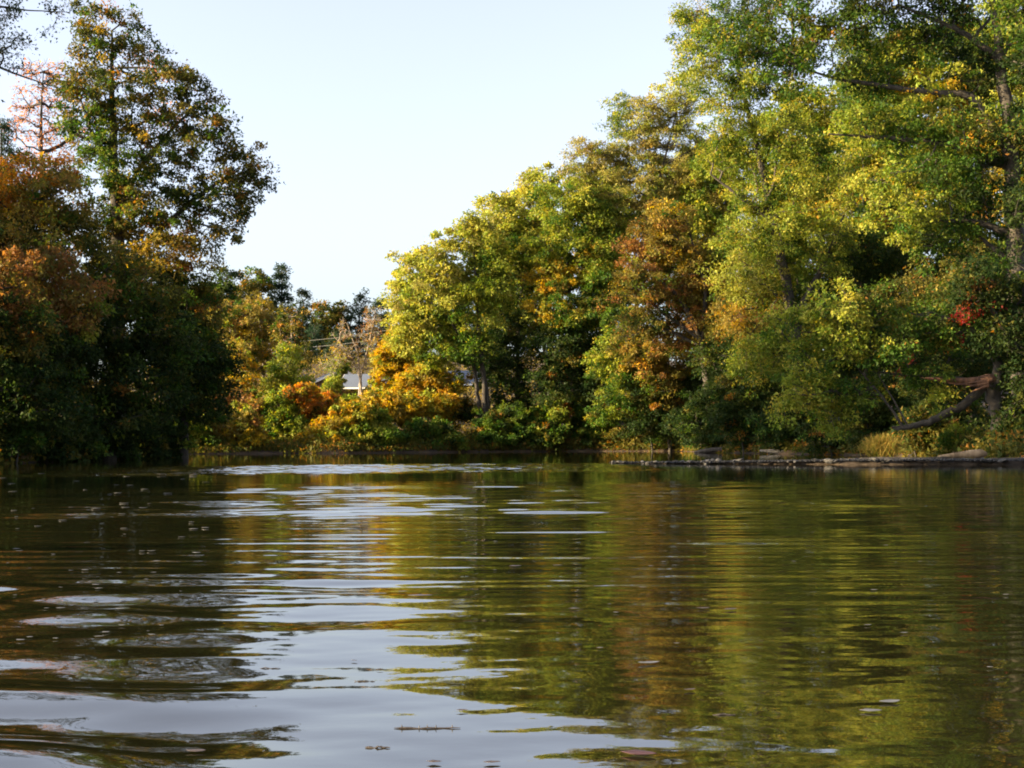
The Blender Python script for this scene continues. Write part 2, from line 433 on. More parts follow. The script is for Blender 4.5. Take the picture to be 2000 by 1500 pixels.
PROTO = {}
def tree(name, label, cat, px, D, lobes, seed, pal, trunk=None, group=None, bark=None, tr=.28, base=None, depth=1.0, key=None, names=('trunk', 'branches', 'crown'), **kw):
    """lobes given in photo pixels at the plant's own distance: (px, py, rx, ry[, palette[, density[, dy]]])"""
    bx = (px-1000.0)/F*D if base is None else base
    b = np.array([bx, D, gz(bx, D)-.12]); s = D/F; r = np.random.default_rng(seed+999); LL = []
    for lb in lobes:
        c = px2w(lb[0], lb[1], D)-b; rx, rz = lb[2]*s, lb[3]*s
        ry = min(max(rx, rz)*.95, 4.5)*depth
        dy = lb[6] if len(lb) > 6 else r.uniform(-.5, .5)*ry*1.3
        LL.append((c+np.array([0, dy, 0]), (rx, ry, rz), lb[4] if len(lb) > 4 else None, lb[5] if len(lb) > 5 else 1.0))
    paths = []
    if trunk is None:
        top = max(LL, key=lambda q: q[0][2]); cm = np.mean([q[0] for q in LL], axis=0)
        h = top[0][2]; paths = [([(0, 0, 0), (cm[0]*.12, cm[1]*.2, h*.2), (cm[0]*.55, cm[1]*.5, h*.5), tuple(top[0])], [tr*1.35, tr, tr*.75, tr*.16])]
    else:
        for t in trunk:
            pts = [tuple(px2w(q[0], q[1], D)-b+np.array([0, q[3] if len(q) > 3 else 0, 0])) for q in t]
            if t[0][1] > 870 or True:
                if abs(pts[0][2]) < .8: pts[0] = (pts[0][0], pts[0][1], 0)
            paths.append((pts, [q[2] for q in t]))
    e = empty(name, b, label, cat, group)
    tm, bm, cm_ = build_plant(LL, b, paths, seed, pal, **kw)
    bk = bark or M_BARK
    for t_ in tm: link(names[0], t_, bk, e)
    link(names[1], bm, bk, e); link(names[2], cm_, M_LEAF, e)
    if key: PROTO[key] = e
    return e

def copy_tree(key, x, y, scale, rz, label, group=None, name=None, sz=None):
    src = PROTO[key]; o = src.copy(); C.objects.link(o); o.location = (x, y, gz(x, y)-.12); o.rotation_euler = (0, 0, rz)
    o.scale = (scale, scale, sz or scale); o['label'] = label
    if group: o['group'] = group
    elif 'group' in o: del o['group']
    for ch in src.children:
        c = ch.copy(); C.objects.link(c); c.parent = o
    return o
#PLANTS

# ================================================================== left bank
tree('tall_tree', 'tall olive-brown tree leaning its ragged crown over the river from the dark bank', 'tree', 225, 83, [
    (222, 62, 72, 48), (190, 120, 50, 42), (268, 112, 48, 42), (200, 185, 80, 45), (330, 158, 66, 36), (385, 185, 40, 36), (285, 225, 80, 45), (185, 260, 68, 50, 'green'),
    (400, 250, 62, 40), (440, 262, 30, 34), (330, 300, 80, 46), (470, 320, 56, 44), (495, 352, 38, 38), (230, 330, 80, 52, 'green'), (415, 378, 70, 40), (470, 405, 34, 26), (300, 400, 90, 55), (400, 455, 56, 36), (200, 430, 90, 60),
    (455, 438, 30, 16), (330, 500, 90, 50, 'ochre'), (250, 530, 100, 60)],
    101, 'olive', trunk=[[(235, 890, .55), (228, 700, .48), (232, 520, .40), (225, 330, .28), (222, 180, .16), (222, 60, .05)],
                         [(232, 560, .25), (290, 470, .20), (380, 390, .13), (450, 340, .06)], [(228, 420, .2), (280, 320, .15), (350, 240, .09), (400, 200, .05)]],
    leaf=.2, rc=.6, nl=34, dens=.72, shell=.45, depth=.85, key='big')
tree('sparse_tree', 'thin pink-orange tree with bare twigs showing behind the tall olive tree', 'tree', 84, 98, [
    (120, 140, 34, 26), (85, 160, 40, 36), (55, 195, 34, 40), (110, 205, 44, 40), (40, 250, 36, 34), (90, 262, 46, 44), (140, 262, 36, 40), (75, 310, 60, 30), (320, 225, 46, 22), (300, 130, 40, 24)],
    102, 'pink', trunk=[[(84, 890, .24), (84, 500, .2), (84, 330, .14), (82, 230, .09), (88, 140, .03)]], leaf=.19, rc=.6, nl=5, dens=.75, shell=.2, twig=.016, twigs=5)
tree('broadleaf_tree', 'orange and ochre tree crowded below the thin pink-orange tree', 'tree', 40, 74, [
    (60, 345, 70, 46, 'orange'), (120, 385, 60, 50), (10, 400, 70, 60, 'orange'), (85, 440, 80, 50), (20, 480, 70, 50, 'olive'), (140, 470, 60, 50, 'olive'), (-50, 440, 60, 70)],
    103, 'ochre', leaf=.19, rc=.7, nl=44, dens=1.0, key='ochre')
tree('conifer_tree', 'dark green pointed treetop rising at the edge of the orange tree', 'tree', 2, 92, [
    (8, 262, 16, 26), (8, 310, 26, 30), (4, 360, 38, 36), (0, 420, 50, 40)], 104, 'pine', leaf=.22, lw=.35, rc=.6, nl=40)
tree('broadleaf_tree', 'russet brown tree with hanging dry leaves among the dark bank trees', 'tree', 95, 66, [
    (100, 520, 66, 60), (60, 590, 66, 60), (140, 590, 60, 60), (30, 660, 60, 60, 'olive'), (110, 670, 80, 60, 'dgreen'), (50, 740, 80, 60, 'dgreen')],
    105, 'russet', leaf=.2, rc=.65, nl=48, weep=.6, droop=1.0, key='russet')
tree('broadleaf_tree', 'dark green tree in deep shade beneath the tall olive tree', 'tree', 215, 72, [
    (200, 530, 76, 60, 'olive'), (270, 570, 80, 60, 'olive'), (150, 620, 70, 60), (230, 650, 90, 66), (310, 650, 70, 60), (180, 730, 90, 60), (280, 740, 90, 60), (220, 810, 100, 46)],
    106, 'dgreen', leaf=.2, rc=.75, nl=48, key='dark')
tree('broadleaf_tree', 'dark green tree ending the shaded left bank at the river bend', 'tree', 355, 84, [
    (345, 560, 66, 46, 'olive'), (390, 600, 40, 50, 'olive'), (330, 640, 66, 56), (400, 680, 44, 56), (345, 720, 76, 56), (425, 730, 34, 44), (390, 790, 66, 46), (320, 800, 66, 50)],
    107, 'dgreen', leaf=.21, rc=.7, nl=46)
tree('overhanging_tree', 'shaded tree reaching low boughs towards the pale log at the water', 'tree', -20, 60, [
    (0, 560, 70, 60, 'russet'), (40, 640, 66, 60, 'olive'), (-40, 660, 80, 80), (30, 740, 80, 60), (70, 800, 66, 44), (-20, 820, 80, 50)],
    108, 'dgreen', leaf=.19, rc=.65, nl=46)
# thin tree whose bare twigs reach in at the top of the picture
tree('thin_tree', 'nearly leafless tree whose thin blue-grey twigs hang above the pink-orange tree', 'tree', -130, 56, [
    (10, 30, 40, 34), (40, 14, 30, 20), (15, 95, 36, 36), (45, 70, 26, 30), (90, 30, 50, 24, None, .35), (130, 20, 24, 14, None, .4), (60, 140, 40, 20, None, .3), (110, 165, 26, 14, None, .2), (-50, 60, 60, 60), (-90, 0, 70, 60), (-60, 150, 50, 40), (-110, 200, 60, 60)],
    109, 'bluegrn', trunk=[[(-140, 890, .3), (-135, 500, .24), (-125, 200, .16), (-100, 50, .09), (-90, -60, .04)],
                          [(-128, 180, .1), (-40, 110, .07), (20, 140, .045), (110, 170, .012)], [(-105, 60, .09), (-20, 10, .06), (60, 20, .03), (140, 24, .012)]],
    leaf=.12, rc=.45, nl=13, dens=.55, shell=.1, twig=.009, twigs=5, cap_r=.08, key='thin')

# dark understorey along the left bank
def bush(label, px, D, lobes, seed, pal, name='shrub', cat='shrub', group=None, **kw):
    k = dict(leaf=.2, rc=.5, nl=44, twigs=2, twig=.010, cap_r=.03, shell=.3); k.update(kw)
    s = D/F; r = np.random.default_rng(seed); base = (px-1000)/F*D; stems = []
    bz = gz(base, D)
    for lb in lobes[:5]:
        y0 = HY-(bz-HC)/s
        x0 = px+(lb[0]-px)*.5
        stems.append([(x0, y0, .05), (x0*.5+lb[0]*.5, (y0+lb[1])/2, .04), (lb[0], lb[1], .015)])
    return tree(name, label, cat, px, D, lobes, seed, pal, trunk=stems, group=group, names=('stem', 'twigs', 'foliage'), split=True, **k)
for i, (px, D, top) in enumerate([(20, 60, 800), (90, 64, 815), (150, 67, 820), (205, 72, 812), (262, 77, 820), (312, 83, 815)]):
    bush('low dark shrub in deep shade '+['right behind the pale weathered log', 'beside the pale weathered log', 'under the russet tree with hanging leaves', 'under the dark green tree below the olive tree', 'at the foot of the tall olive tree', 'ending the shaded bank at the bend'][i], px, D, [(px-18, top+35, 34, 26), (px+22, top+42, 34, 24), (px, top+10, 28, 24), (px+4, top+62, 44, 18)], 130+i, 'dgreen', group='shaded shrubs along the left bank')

# ================================================================== far shore, in the sun
hill = 'wooded hill trees behind the houses'
for i, (px, top, w, D, pal, lab, nm, cat) in enumerate([
    (438, 530, 30, 215, 'dgreen', 'dark olive treetop on the hill beside the tall olive tree', 'hill_tree', 'tree'),
    (492, 536, 36, 222, 'olive', 'dark brownish round tree on the hill left of the dark pine', 'hill_tree', 'tree'),
    (548, 528, 26, 226, 'pine', 'tallest dark pine standing on the hill skyline', 'pine_tree', 'pine tree'),
    (592, 575, 26, 230, 'pine', 'dark pine on the slope just below the tallest pine', 'pine_tree', 'pine tree'),
    (628, 600, 22, 236, 'olive', 'small yellow-topped tree in the dip of the hill skyline', 'hill_tree', 'tree'),
    (655, 597, 26, 232, 'olive', 'olive-tan tree in the dip of the hill skyline', 'hill_tree', 'tree'),
    (700, 582, 30, 228, 'pine', 'dark green evergreen behind the bare brown tree', 'pine_tree', 'pine tree'),
    (742, 590, 26, 224, 'pine', 'dark evergreen behind the bare brown tree, next to the yellow maple', 'pine_tree', 'pine tree'),
    (610, 640, 34, 205, 'pine', 'dark evergreen above the gabled house', 'pine_tree', 'pine tree'),
    (660, 650, 36, 200, 'pine', 'dark evergreen between the two houses', 'pine_tree', 'pine tree')]):
    s = 1.0; n = 5; lb = []
    for k in range(n):
        t = k/(n-1); lb.append((px+(-1)**k*w*.18, top+14+t*120, w*(.38+.62*t**.6 if pal == 'pine' else .8+.3*math.sin(PI*t)), 24))
    tree(nm, lab, cat, px, D, lb, 200+i, pal, group=None, leaf=.42, lw=.45 if pal == 'pine' else .65, rc=1.0, nl=34, dens=.9, twigs=1, twig=.03, depth=.9, key='hill%d' % i)
# second row of the hill wood (shared shapes)
for i, (px, D, k, s_) in enumerate([(400, 245, 0, 1.1), (350, 240, 1, 1.1), (300, 240, 2, 1.1), (465, 250, 2, .95), (520, 255, 7, .95), (570, 250, 6, .85), (640, 262, 8, .8), (680, 262, 6, .75), (770, 250, 7, .95), (820, 240, 0, 1.0), (880, 235, 1, 1.1), (940, 230, 2, 1.1)]):
    copy_tree('hill%d' % k, (px-1000)/F*D, D, s_, i*1.3, 'dim back-row hill tree '+['behind the olive treetop', 'hidden by the tall olive tree', 'deep behind the dark bank', 'beside the brownish round tree', 'beside the tallest pine', 'behind the pine below the tallest pine', 'behind the tan tree in the skyline dip', 'between the skyline dip and the evergreen', 'behind the golden yellow tree', 'behind the yellow maple crown', 'behind the yellow maple trunk', 'behind the leaning stems'][i], 'back row of the wooded hill')

for (px, D, lb, seed, pal, lab, kw) in [
    (470, 168, [(440, 630, 40, 36), (480, 620, 40, 34), (420, 680, 34, 40), (465, 690, 46, 36), (445, 730, 40, 30)], 220, 'ochre', 'tan autumn tree lit by the sun behind the river bend', {}),
    (515, 172, [(505, 610, 34, 30), (520, 660, 36, 36), (500, 710, 40, 30), (540, 640, 28, 34)], 221, 'ochre', 'thin tan tree with visible trunks behind the power lines', dict(nl=22)),
    (570, 165, [(565, 650, 34, 30), (590, 690, 26, 26), (570, 620, 26, 26)], 222, 'olive', 'olive green tree in front of the dark pines', dict(nl=26)),
    (470, 140, [(468, 690, 22, 24), (475, 730, 28, 26), (462, 770, 26, 24)], 223, 'gold', 'slim yellow tree beside the shaded left bank', {}),
    (563, 142, [(560, 710, 30, 24), (575, 745, 36, 26), (540, 750, 26, 24), (562, 690, 16, 18)], 224, 'ygreen', 'yellow-green young tree left of the gabled house', dict(nl=30))]:
    k = dict(leaf=.3, rc=.75, nl=30, twig=.018); k.update(kw)
    tree('broadleaf_tree', lab, 'tree', px, D, lb, seed, pal, bark=M_PALE, tr=.16, **k)
tree('bare_tree', 'bare brown tree with upright twigs in front of the houses', 'tree', 702, 138, [
    (690, 690, 34, 30, 'ochre', .35), (720, 660, 30, 40, 'russet', .5), (730, 620, 18, 34, 'russet', .5), (672, 650, 18, 26, 'russet', .5), (655, 710, 22, 26, 'ygreen', 1.0), (665, 690, 20, 20, 'gold', .7), (738, 700, 22, 30, 'gold', .4)],
    230, 'russet', trunk=[[(708, 790, .16), (704, 740, .13), (700, 690, .09), (678, 630, .04)], [(700, 792, .15), (706, 730, .11), (722, 670, .07), (735, 606, .03)], [(704, 740, .09), (690, 700, .06), (652, 655, .03)]],
    bark=M_PALE, leaf=.2, rc=.6, nl=6, twigs=9, twig=.022, dens=1.2, shell=.2)

for i, (px, D, lb, pal, lab, kw) in enumerate([
    (560, 122, [(545, 790, 34, 28), (560, 830, 44, 30), (535, 850, 30, 22), (590, 770, 26, 20, 'orange'), (570, 862, 40, 14)], 'ygreen', 'yellow-green bush at the bend with an orange top', {}),
    (600, 126, [(600, 780, 36, 24), (625, 805, 34, 28), (595, 830, 36, 30), (635, 835, 26, 22)], 'orange', 'orange-red bush between two yellow-green bushes', {}),
    (635, 120, [(625, 845, 34, 24), (605, 862, 26, 16), (650, 865, 26, 16)], 'gold', 'low gold bush touching the water at the bend', {}),
    (655, 130, [(650, 800, 40, 22), (680, 790, 34, 20), (640, 780, 26, 16, 'orange')], 'ygreen', 'pale yellow-green bush below the houses', {}),
    (695, 122, [(690, 810, 40, 26, 'gold'), (720, 825, 50, 28), (690, 850, 44, 26), (745, 855, 40, 22), (670, 868, 30, 14)], 'ygreen', 'broad arching bush with yellow-green leaves drooping to the water', dict(leaf=.3, droop=.8)),
    (745, 128, [(740, 785, 44, 24, 'gold'), (780, 800, 40, 26), (720, 795, 30, 20)], 'gold', 'gold bush above the broad arching bush', {}),
    (815, 124, [(800, 850, 34, 24), (835, 840, 40, 26), (870, 855, 34, 22), (820, 868, 50, 14)], 'green', 'dark green bush at the water beside the leaning stems', dict(leaf=.26, droop=.7)),
    (850, 132, [(830, 740, 44, 30), (870, 750, 40, 28), (800, 760, 40, 28), (850, 790, 54, 26), (900, 800, 36, 26, 'olive')], 'gold', 'bright golden bush under the yellow maple', {}),
    (770, 136, [(765, 700, 36, 40), (790, 660, 34, 40), (750, 740, 30, 30), (810, 700, 34, 34)], 'gold', 'golden yellow tree standing in front of the yellow maple', dict(nl=34)),
    (350, 116, [(345, 850, 26, 22), (375, 835, 34, 28), (400, 855, 34, 22), (360, 868, 34, 12)], 'ygreen', 'yellow-green bush half shaded past the end of the dark bank', {}),
    (445, 118, [(430, 830, 34, 28, 'ochre'), (460, 850, 36, 24), (480, 825, 36, 30, 'ochre'), (430, 862, 44, 14), (500, 856, 28, 18)], 'gold', 'half-shaded ochre bush with golden tips at the bend', {}),
    (420, 124, [(410, 790, 34, 30), (450, 790, 34, 26), (500, 800, 34, 26)], 'russet', 'shaded russet bush behind the ochre bush at the bend', {}),
    (668, 146, [(640, 778, 30, 16), (690, 780, 34, 16), (725, 775, 30, 16)], 'ochre', 'tan brush right below the two houses', {}),
    (662, 149, [(655, 745, 16, 20), (668, 715, 13, 18), (652, 765, 22, 14)], 'ygreen', 'yellow-green sapling between the two houses', {}),
    (520, 150, [(500, 770, 34, 22), (540, 765, 30, 20), (470, 790, 30, 22)], 'ochre', 'tan brush on the slope left of the gabled house', {}),
    (400, 160, [(380, 700, 50, 50), (420, 740, 40, 40), (360, 770, 50, 50)], 'olive', 'olive brush on the slope behind the shaded bank', {})]):
    k = dict(leaf=.27, rc=.55, nl=34, dens=1.0); k.update(kw)
    bush(lab, px, D, lb, 240+i, pal, name='leafy_bush', cat='bush', **k)

# ================================================================== right bank
tree('maple_tree', 'yellow-topped spreading tree nearest the houses with two dark leaning stems', 'tree', 925, 131, [
    (800, 525, 44, 36), (845, 510, 40, 30), (785, 575, 40, 38), (840, 575, 50, 40), (890, 545, 46, 40), (800, 625, 44, 34), (860, 640, 56, 36, 'ygreen'), (920, 600, 50, 44, 'ygreen'), (900, 470, 44, 34), (945, 500, 46, 40, 'ygreen'),
    (930, 450, 40, 30), (960, 560, 50, 44, 'ygreen'), (790, 670, 30, 26), (860, 690, 60, 30, 'ygreen'), (930, 680, 46, 40, 'green')],
    301, 'lime', trunk=[[(945, 872, .28), (935, 790, .24), (925, 700, .19), (890, 640, .13), (840, 580, .06)], [(950, 872, .3), (945, 740, .24), (935, 640, .2), (930, 540, .12), (925, 460, .05)], [(960, 872, .2), (950, 740, .16), (905, 660, .1), (880, 610, .05)]],
    leaf=.28, rc=.82, nl=40, dens=.9, shell=.35, depth=.9, key='maple')
tree('maple_tree', 'tall yellow-green tree rising behind the two dark leaning stems', 'tree', 1010, 138, [
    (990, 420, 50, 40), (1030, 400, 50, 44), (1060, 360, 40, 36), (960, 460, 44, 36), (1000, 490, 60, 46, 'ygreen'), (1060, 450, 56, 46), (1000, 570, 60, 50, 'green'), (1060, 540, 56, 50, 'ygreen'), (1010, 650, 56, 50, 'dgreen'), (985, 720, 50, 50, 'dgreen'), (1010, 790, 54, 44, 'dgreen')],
    302, 'lime', leaf=.28, rc=.85, nl=42, dens=.95)
tree('broadleaf_tree', 'green tree with a broad patch of gold leaves facing the sun', 'tree', 1120, 132, [
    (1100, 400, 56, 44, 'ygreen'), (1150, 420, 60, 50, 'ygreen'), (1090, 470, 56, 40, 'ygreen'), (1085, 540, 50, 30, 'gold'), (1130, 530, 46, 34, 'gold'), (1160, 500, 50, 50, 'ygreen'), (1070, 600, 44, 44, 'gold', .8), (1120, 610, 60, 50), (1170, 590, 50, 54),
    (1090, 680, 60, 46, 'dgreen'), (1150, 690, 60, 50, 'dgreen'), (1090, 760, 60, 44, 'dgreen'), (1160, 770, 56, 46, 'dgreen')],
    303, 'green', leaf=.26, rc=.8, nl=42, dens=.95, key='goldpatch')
tree('willow_tree', 'tall pale feathery tree on the skyline behind the russet tree', 'tree', 1240, 134, [
    (1225, 205, 34, 26, 'ygreen'), (1215, 250, 30, 30, 'ygreen'), (1260, 240, 46, 40), (1140, 290, 44, 22, 'pale', .6), (1190, 310, 56, 34, 'pale'), (1250, 310, 60, 44), (1310, 260, 56, 60), (1130, 340, 50, 30), (1200, 370, 60, 40), (1270, 380, 60, 46, 'pale'), (1340, 350, 60, 56, 'pale'), (1330, 190, 50, 50, 'lime'), (1170, 430, 60, 46, 'ygreen'), (1240, 450, 60, 46, 'ygreen'), (1390, 300, 50, 60), (1400, 400, 50, 50, 'pale')],
    304, 'pale', leaf=.22, lw=.5, rc=.75, nl=42, dens=.95, shell=.3, twigs=4, twig=.016, depth=.8, key='pale')
tree('broadleaf_tree', 'russet brown tree with dark spreading limbs between green trees', 'tree', 1370, 108, [
    (1300, 440, 60, 46, 'ochre'), (1260, 500, 54, 44), (1340, 500, 66, 46, 'ochre'), (1240, 560, 50, 44, 'ochre'), (1310, 570, 66, 44), (1390, 560, 60, 56, 'ochre'), (1270, 630, 60, 40, 'olive'), (1350, 640, 66, 46), (1410, 620, 50, 50, 'ochre'), (1420, 500, 40, 50, 'ygreen')],
    305, 'russet', trunk=[[(1390, 878, .4), (1385, 760, .34), (1370, 660, .28), (1330, 580, .18), (1270, 530, .07)], [(1372, 670, .22), (1380, 560, .16), (1350, 460, .06)], [(1372, 665, .2), (1310, 620, .13), (1240, 570, .05)], [(1375, 680, .16), (1300, 640, .1), (1210, 660, .03)]],
    leaf=.19, rc=.68, nl=40, dens=1.0, shell=.25, twigs=4, twig=.014)
tree('broadleaf_tree', 'green and yellow tree with low boughs over the leaf-strewn shore', 'tree', 1290, 124, [
    (1220, 640, 46, 40, 'green'), (1200, 700, 50, 40), (1260, 700, 60, 40, 'ochre'), (1320, 700, 56, 46, 'ochre'), (1230, 760, 56, 36, 'green'), (1290, 770, 56, 40, 'olive'), (1200, 800, 50, 30, 'green'), (1340, 780, 50, 46, 'dgreen'), (1280, 830, 60, 30, 'dgreen')],
    306, 'ygreen', trunk=[[(1310, 876, .2), (1300, 800, .17), (1290, 730, .12), (1250, 660, .05)], [(1275, 876, .09), (1268, 820, .08), (1262, 780, .06), (1250, 720, .03)]], leaf=.24, rc=.72, nl=40)
tree('tall_tree', 'big bright yellow-green tree with fine drooping foliage beside the russet tree', 'tree', 1540, 95, [
    (1370, 100, 60, 70, 'ygreen'), (1420, 190, 70, 66), (1480, 110, 70, 80, 'green'), (1400, 40, 60, 46, 'green'), (1360, 20, 40, 30), (1470, 20, 60, 46, 'green'), (1440, 290, 70, 66), (1510, 250, 76, 66), (1580, 330, 76, 66), (1490, 370, 66, 56), (1460, 450, 66, 50), (1540, 440, 70, 56), (1450, 530, 60, 54, 'lime'), (1530, 530, 70, 54), (1610, 470, 66, 56),
    (1470, 610, 66, 50, 'ochre'), (1550, 620, 76, 54), (1480, 690, 66, 46), (1560, 700, 66, 50, 'green')],
    307, 'ygreen', trunk=[[(1570, 880, .5), (1560, 740, .44), (1545, 600, .38), (1510, 420, .28), (1470, 240, .16), (1430, 80, .06)], [(1550, 620, .24), (1610, 520, .16), (1650, 420, .07)], [(1510, 430, .2), (1440, 380, .12), (1390, 340, .05)]],
    leaf=.2, lw=.5, rc=.75, nl=44, dens=.95, weep=.5, shell=.35, depth=.9, key='ybig')
tree('tall_tree', 'huge dark green tree spreading heavy black limbs over the right bank', 'tree', 1985, 68, [
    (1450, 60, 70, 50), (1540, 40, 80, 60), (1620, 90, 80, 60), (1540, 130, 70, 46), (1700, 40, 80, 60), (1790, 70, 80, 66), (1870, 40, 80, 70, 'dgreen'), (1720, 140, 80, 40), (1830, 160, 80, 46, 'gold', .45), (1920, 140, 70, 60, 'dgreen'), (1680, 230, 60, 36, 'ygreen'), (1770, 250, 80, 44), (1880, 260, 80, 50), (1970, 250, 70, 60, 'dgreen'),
    (1740, 340, 70, 46, 'ygreen'), (1830, 360, 80, 56), (1930, 380, 70, 60, 'dgreen'), (1760, 430, 66, 46, 'ygreen'), (1850, 460, 70, 50), (1950, 480, 60, 56, 'dgreen'), (2050, 100, 90, 90), (2070, 300, 90, 90), (1990, -40, 100, 60), (1850, -40, 90, 50), (1700, -40, 90, 50), (1560, -40, 80, 40), (1950, 40, 70, 60, None, 1, -3), (1985, 160, 60, 60, 'dgreen', 1, -3), (1990, 300, 60, 60, 'dgreen', 1, -3), (1980, 420, 60, 50, 'dgreen', 1, -3)],  # dark right-hand lobes put the crown's own shade into leaf colour
    308, 'green', trunk=[[(2000, 880, .62), (1995, 700, .55), (1985, 480, .46), (1975, 250, .36), (1950, 60, .22), (1930, -60, .1)],
                         [(1978, 300, .26), (1900, 185, .2), (1800, 178, .15), (1640, 155, .08), (1560, 130, .03)], [(1980, 330, .22), (1860, 282, .15), (1720, 268, .1), (1620, 262, .03)],
                         [(1985, 460, .2), (1900, 430, .13), (1780, 435, .05)], [(1960, 120, .2), (1880, 60, .14), (1760, 10, .06)], [(1990, 560, .2), (1960, 500, .14), (1900, 450, .06)]],
    leaf=.17, rc=.7, nl=42, dens=.85, shell=.3, depth=.8, key='huge')
tree('leaning_tree', 'leafy tree on a crooked black trunk bent low towards the water', 'tree', 1930, 62, [
    (1560, 640, 60, 44, 'ygreen'), (1630, 600, 66, 46, 'ygreen'), (1710, 610, 66, 50), (1580, 710, 60, 40, 'ygreen'), (1650, 680, 66, 44, 'ygreen'), (1740, 690, 66, 44), (1560, 770, 50, 32, 'ygreen'), (1620, 770, 60, 36, 'ygreen'), (1690, 760, 56, 40), (1640, 820, 44, 30, 'ygreen'), (1790, 640, 60, 46), (1860, 640, 60, 50), (1810, 730, 40, 24), (1850, 780, 34, 24, 'ygreen', .7)],
    309, 'green', trunk=[[(1955, 885, .34), (1945, 800, .30), (1930, 745, .26), (1890, 785, .21), (1820, 822, .17), (1755, 838, .13), (1742, 834, .06)],
                         [(1935, 752, .2), (1860, 740, .13), (1790, 735, .07), (1700, 725, .03)], [(1765, 836, .07), (1735, 790, .05), (1690, 735, .04), (1650, 690, .02)], [(1775, 834, .05), (1745, 780, .035), (1715, 730, .02)], [(1945, 800, .22), (1950, 700, .2), (1900, 640, .1), (1820, 610, .05)]],
    leaf=.16, rc=.6, nl=44, dens=.95, shell=.3, depth=.8)
tree('broadleaf_tree', 'dark leafy tree at the right bank with a few crimson creeper leaves', 'tree', 2060, 62, [
    (1900, 560, 56, 44), (1960, 580, 60, 54), (1882, 632, 22, 34, 'red', .16), (1905, 565, 22, 20, 'russet', .5), (1925, 585, 26, 26, 'red', .10), (1960, 660, 60, 50), (2040, 600, 80, 90), (1990, 740, 50, 50), (2060, 760, 80, 80), (1985, 810, 44, 40)],
    310, 'dgreen', leaf=.17, rc=.6, nl=44, key='rdark')
tree('broadleaf_tree', 'dark evergreen-looking tree in the hollow behind the yellow-green tree', 'tree', 1680, 99, [
    (1650, 480, 60, 44), (1720, 500, 66, 50), (1640, 560, 60, 50), (1720, 580, 70, 50), (1680, 660, 76, 50), (1760, 640, 66, 60), (1620, 740, 66, 50), (1700, 760, 76, 54), (1800, 740, 66, 60), (1790, 560, 60, 60)],
    311, 'dgreen', leaf=.22, rc=.8, nl=42)
# woods further back behind the right bank (shared shapes)
for i, (px, D, k, s_, rz) in enumerate([(1060, 165, 'maple', 1.0, .6), (1180, 160, 'goldpatch', 1.1, 2.0), (1300, 150, 'pale', .85, 1.0), (1400, 135, 'goldpatch', 1.15, 4.0), (1500, 125, 'ybig', .85, 2.2), (1600, 115, 'goldpatch', 1.2, 3.1), (1700, 110, 'ybig', 1.0, 1.2), (1800, 105, 'goldpatch', 1.25, 5.0), (1900, 100, 'ybig', 1.0, 4.0), (2050, 95, 'goldpatch', 1.2, .4), (960, 170, 'goldpatch', .8, 1.5), (1450, 105, 'dark', 1.0, 2.0), (1250, 128, 'dark', .9, 1.0), (1120, 140, 'dark', .8, 3.0), (1790, 88, 'dark', .9, 1.0), (1900, 82, 'dark', .95, 4.0), (2000, 84, 'rdark', 1.2, 2.0), (1850, 76, 'rdark', .8, .5)]):
    copy_tree(k, (px-1000)/F*D, D, s_, rz, 'back-row tree glimpsed '+['behind the tall yellow-green tree', 'behind the green tree with the gold patch', 'behind the pale feathery tree', 'between the russet tree and the yellow-green tree', 'behind the big yellow-green tree', 'right behind the boughs of the yellow-green tree', 'behind the dark hollow tree', 'between the dark hollow tree and the huge tree', 'behind the limbs of the huge dark tree', 'beyond the trunk of the huge dark tree', 'behind the two dark leaning stems', 'low behind the dark shrub by the russet tree', 'low behind the yellow boughs over the shore', 'low behind the broad-leaved bushes', 'low behind the leaning tree leaves', 'low behind the crooked black trunk', 'low beside the foot of the huge tree', 'just behind the splintered limb'][i], 'back row of the right bank wood')

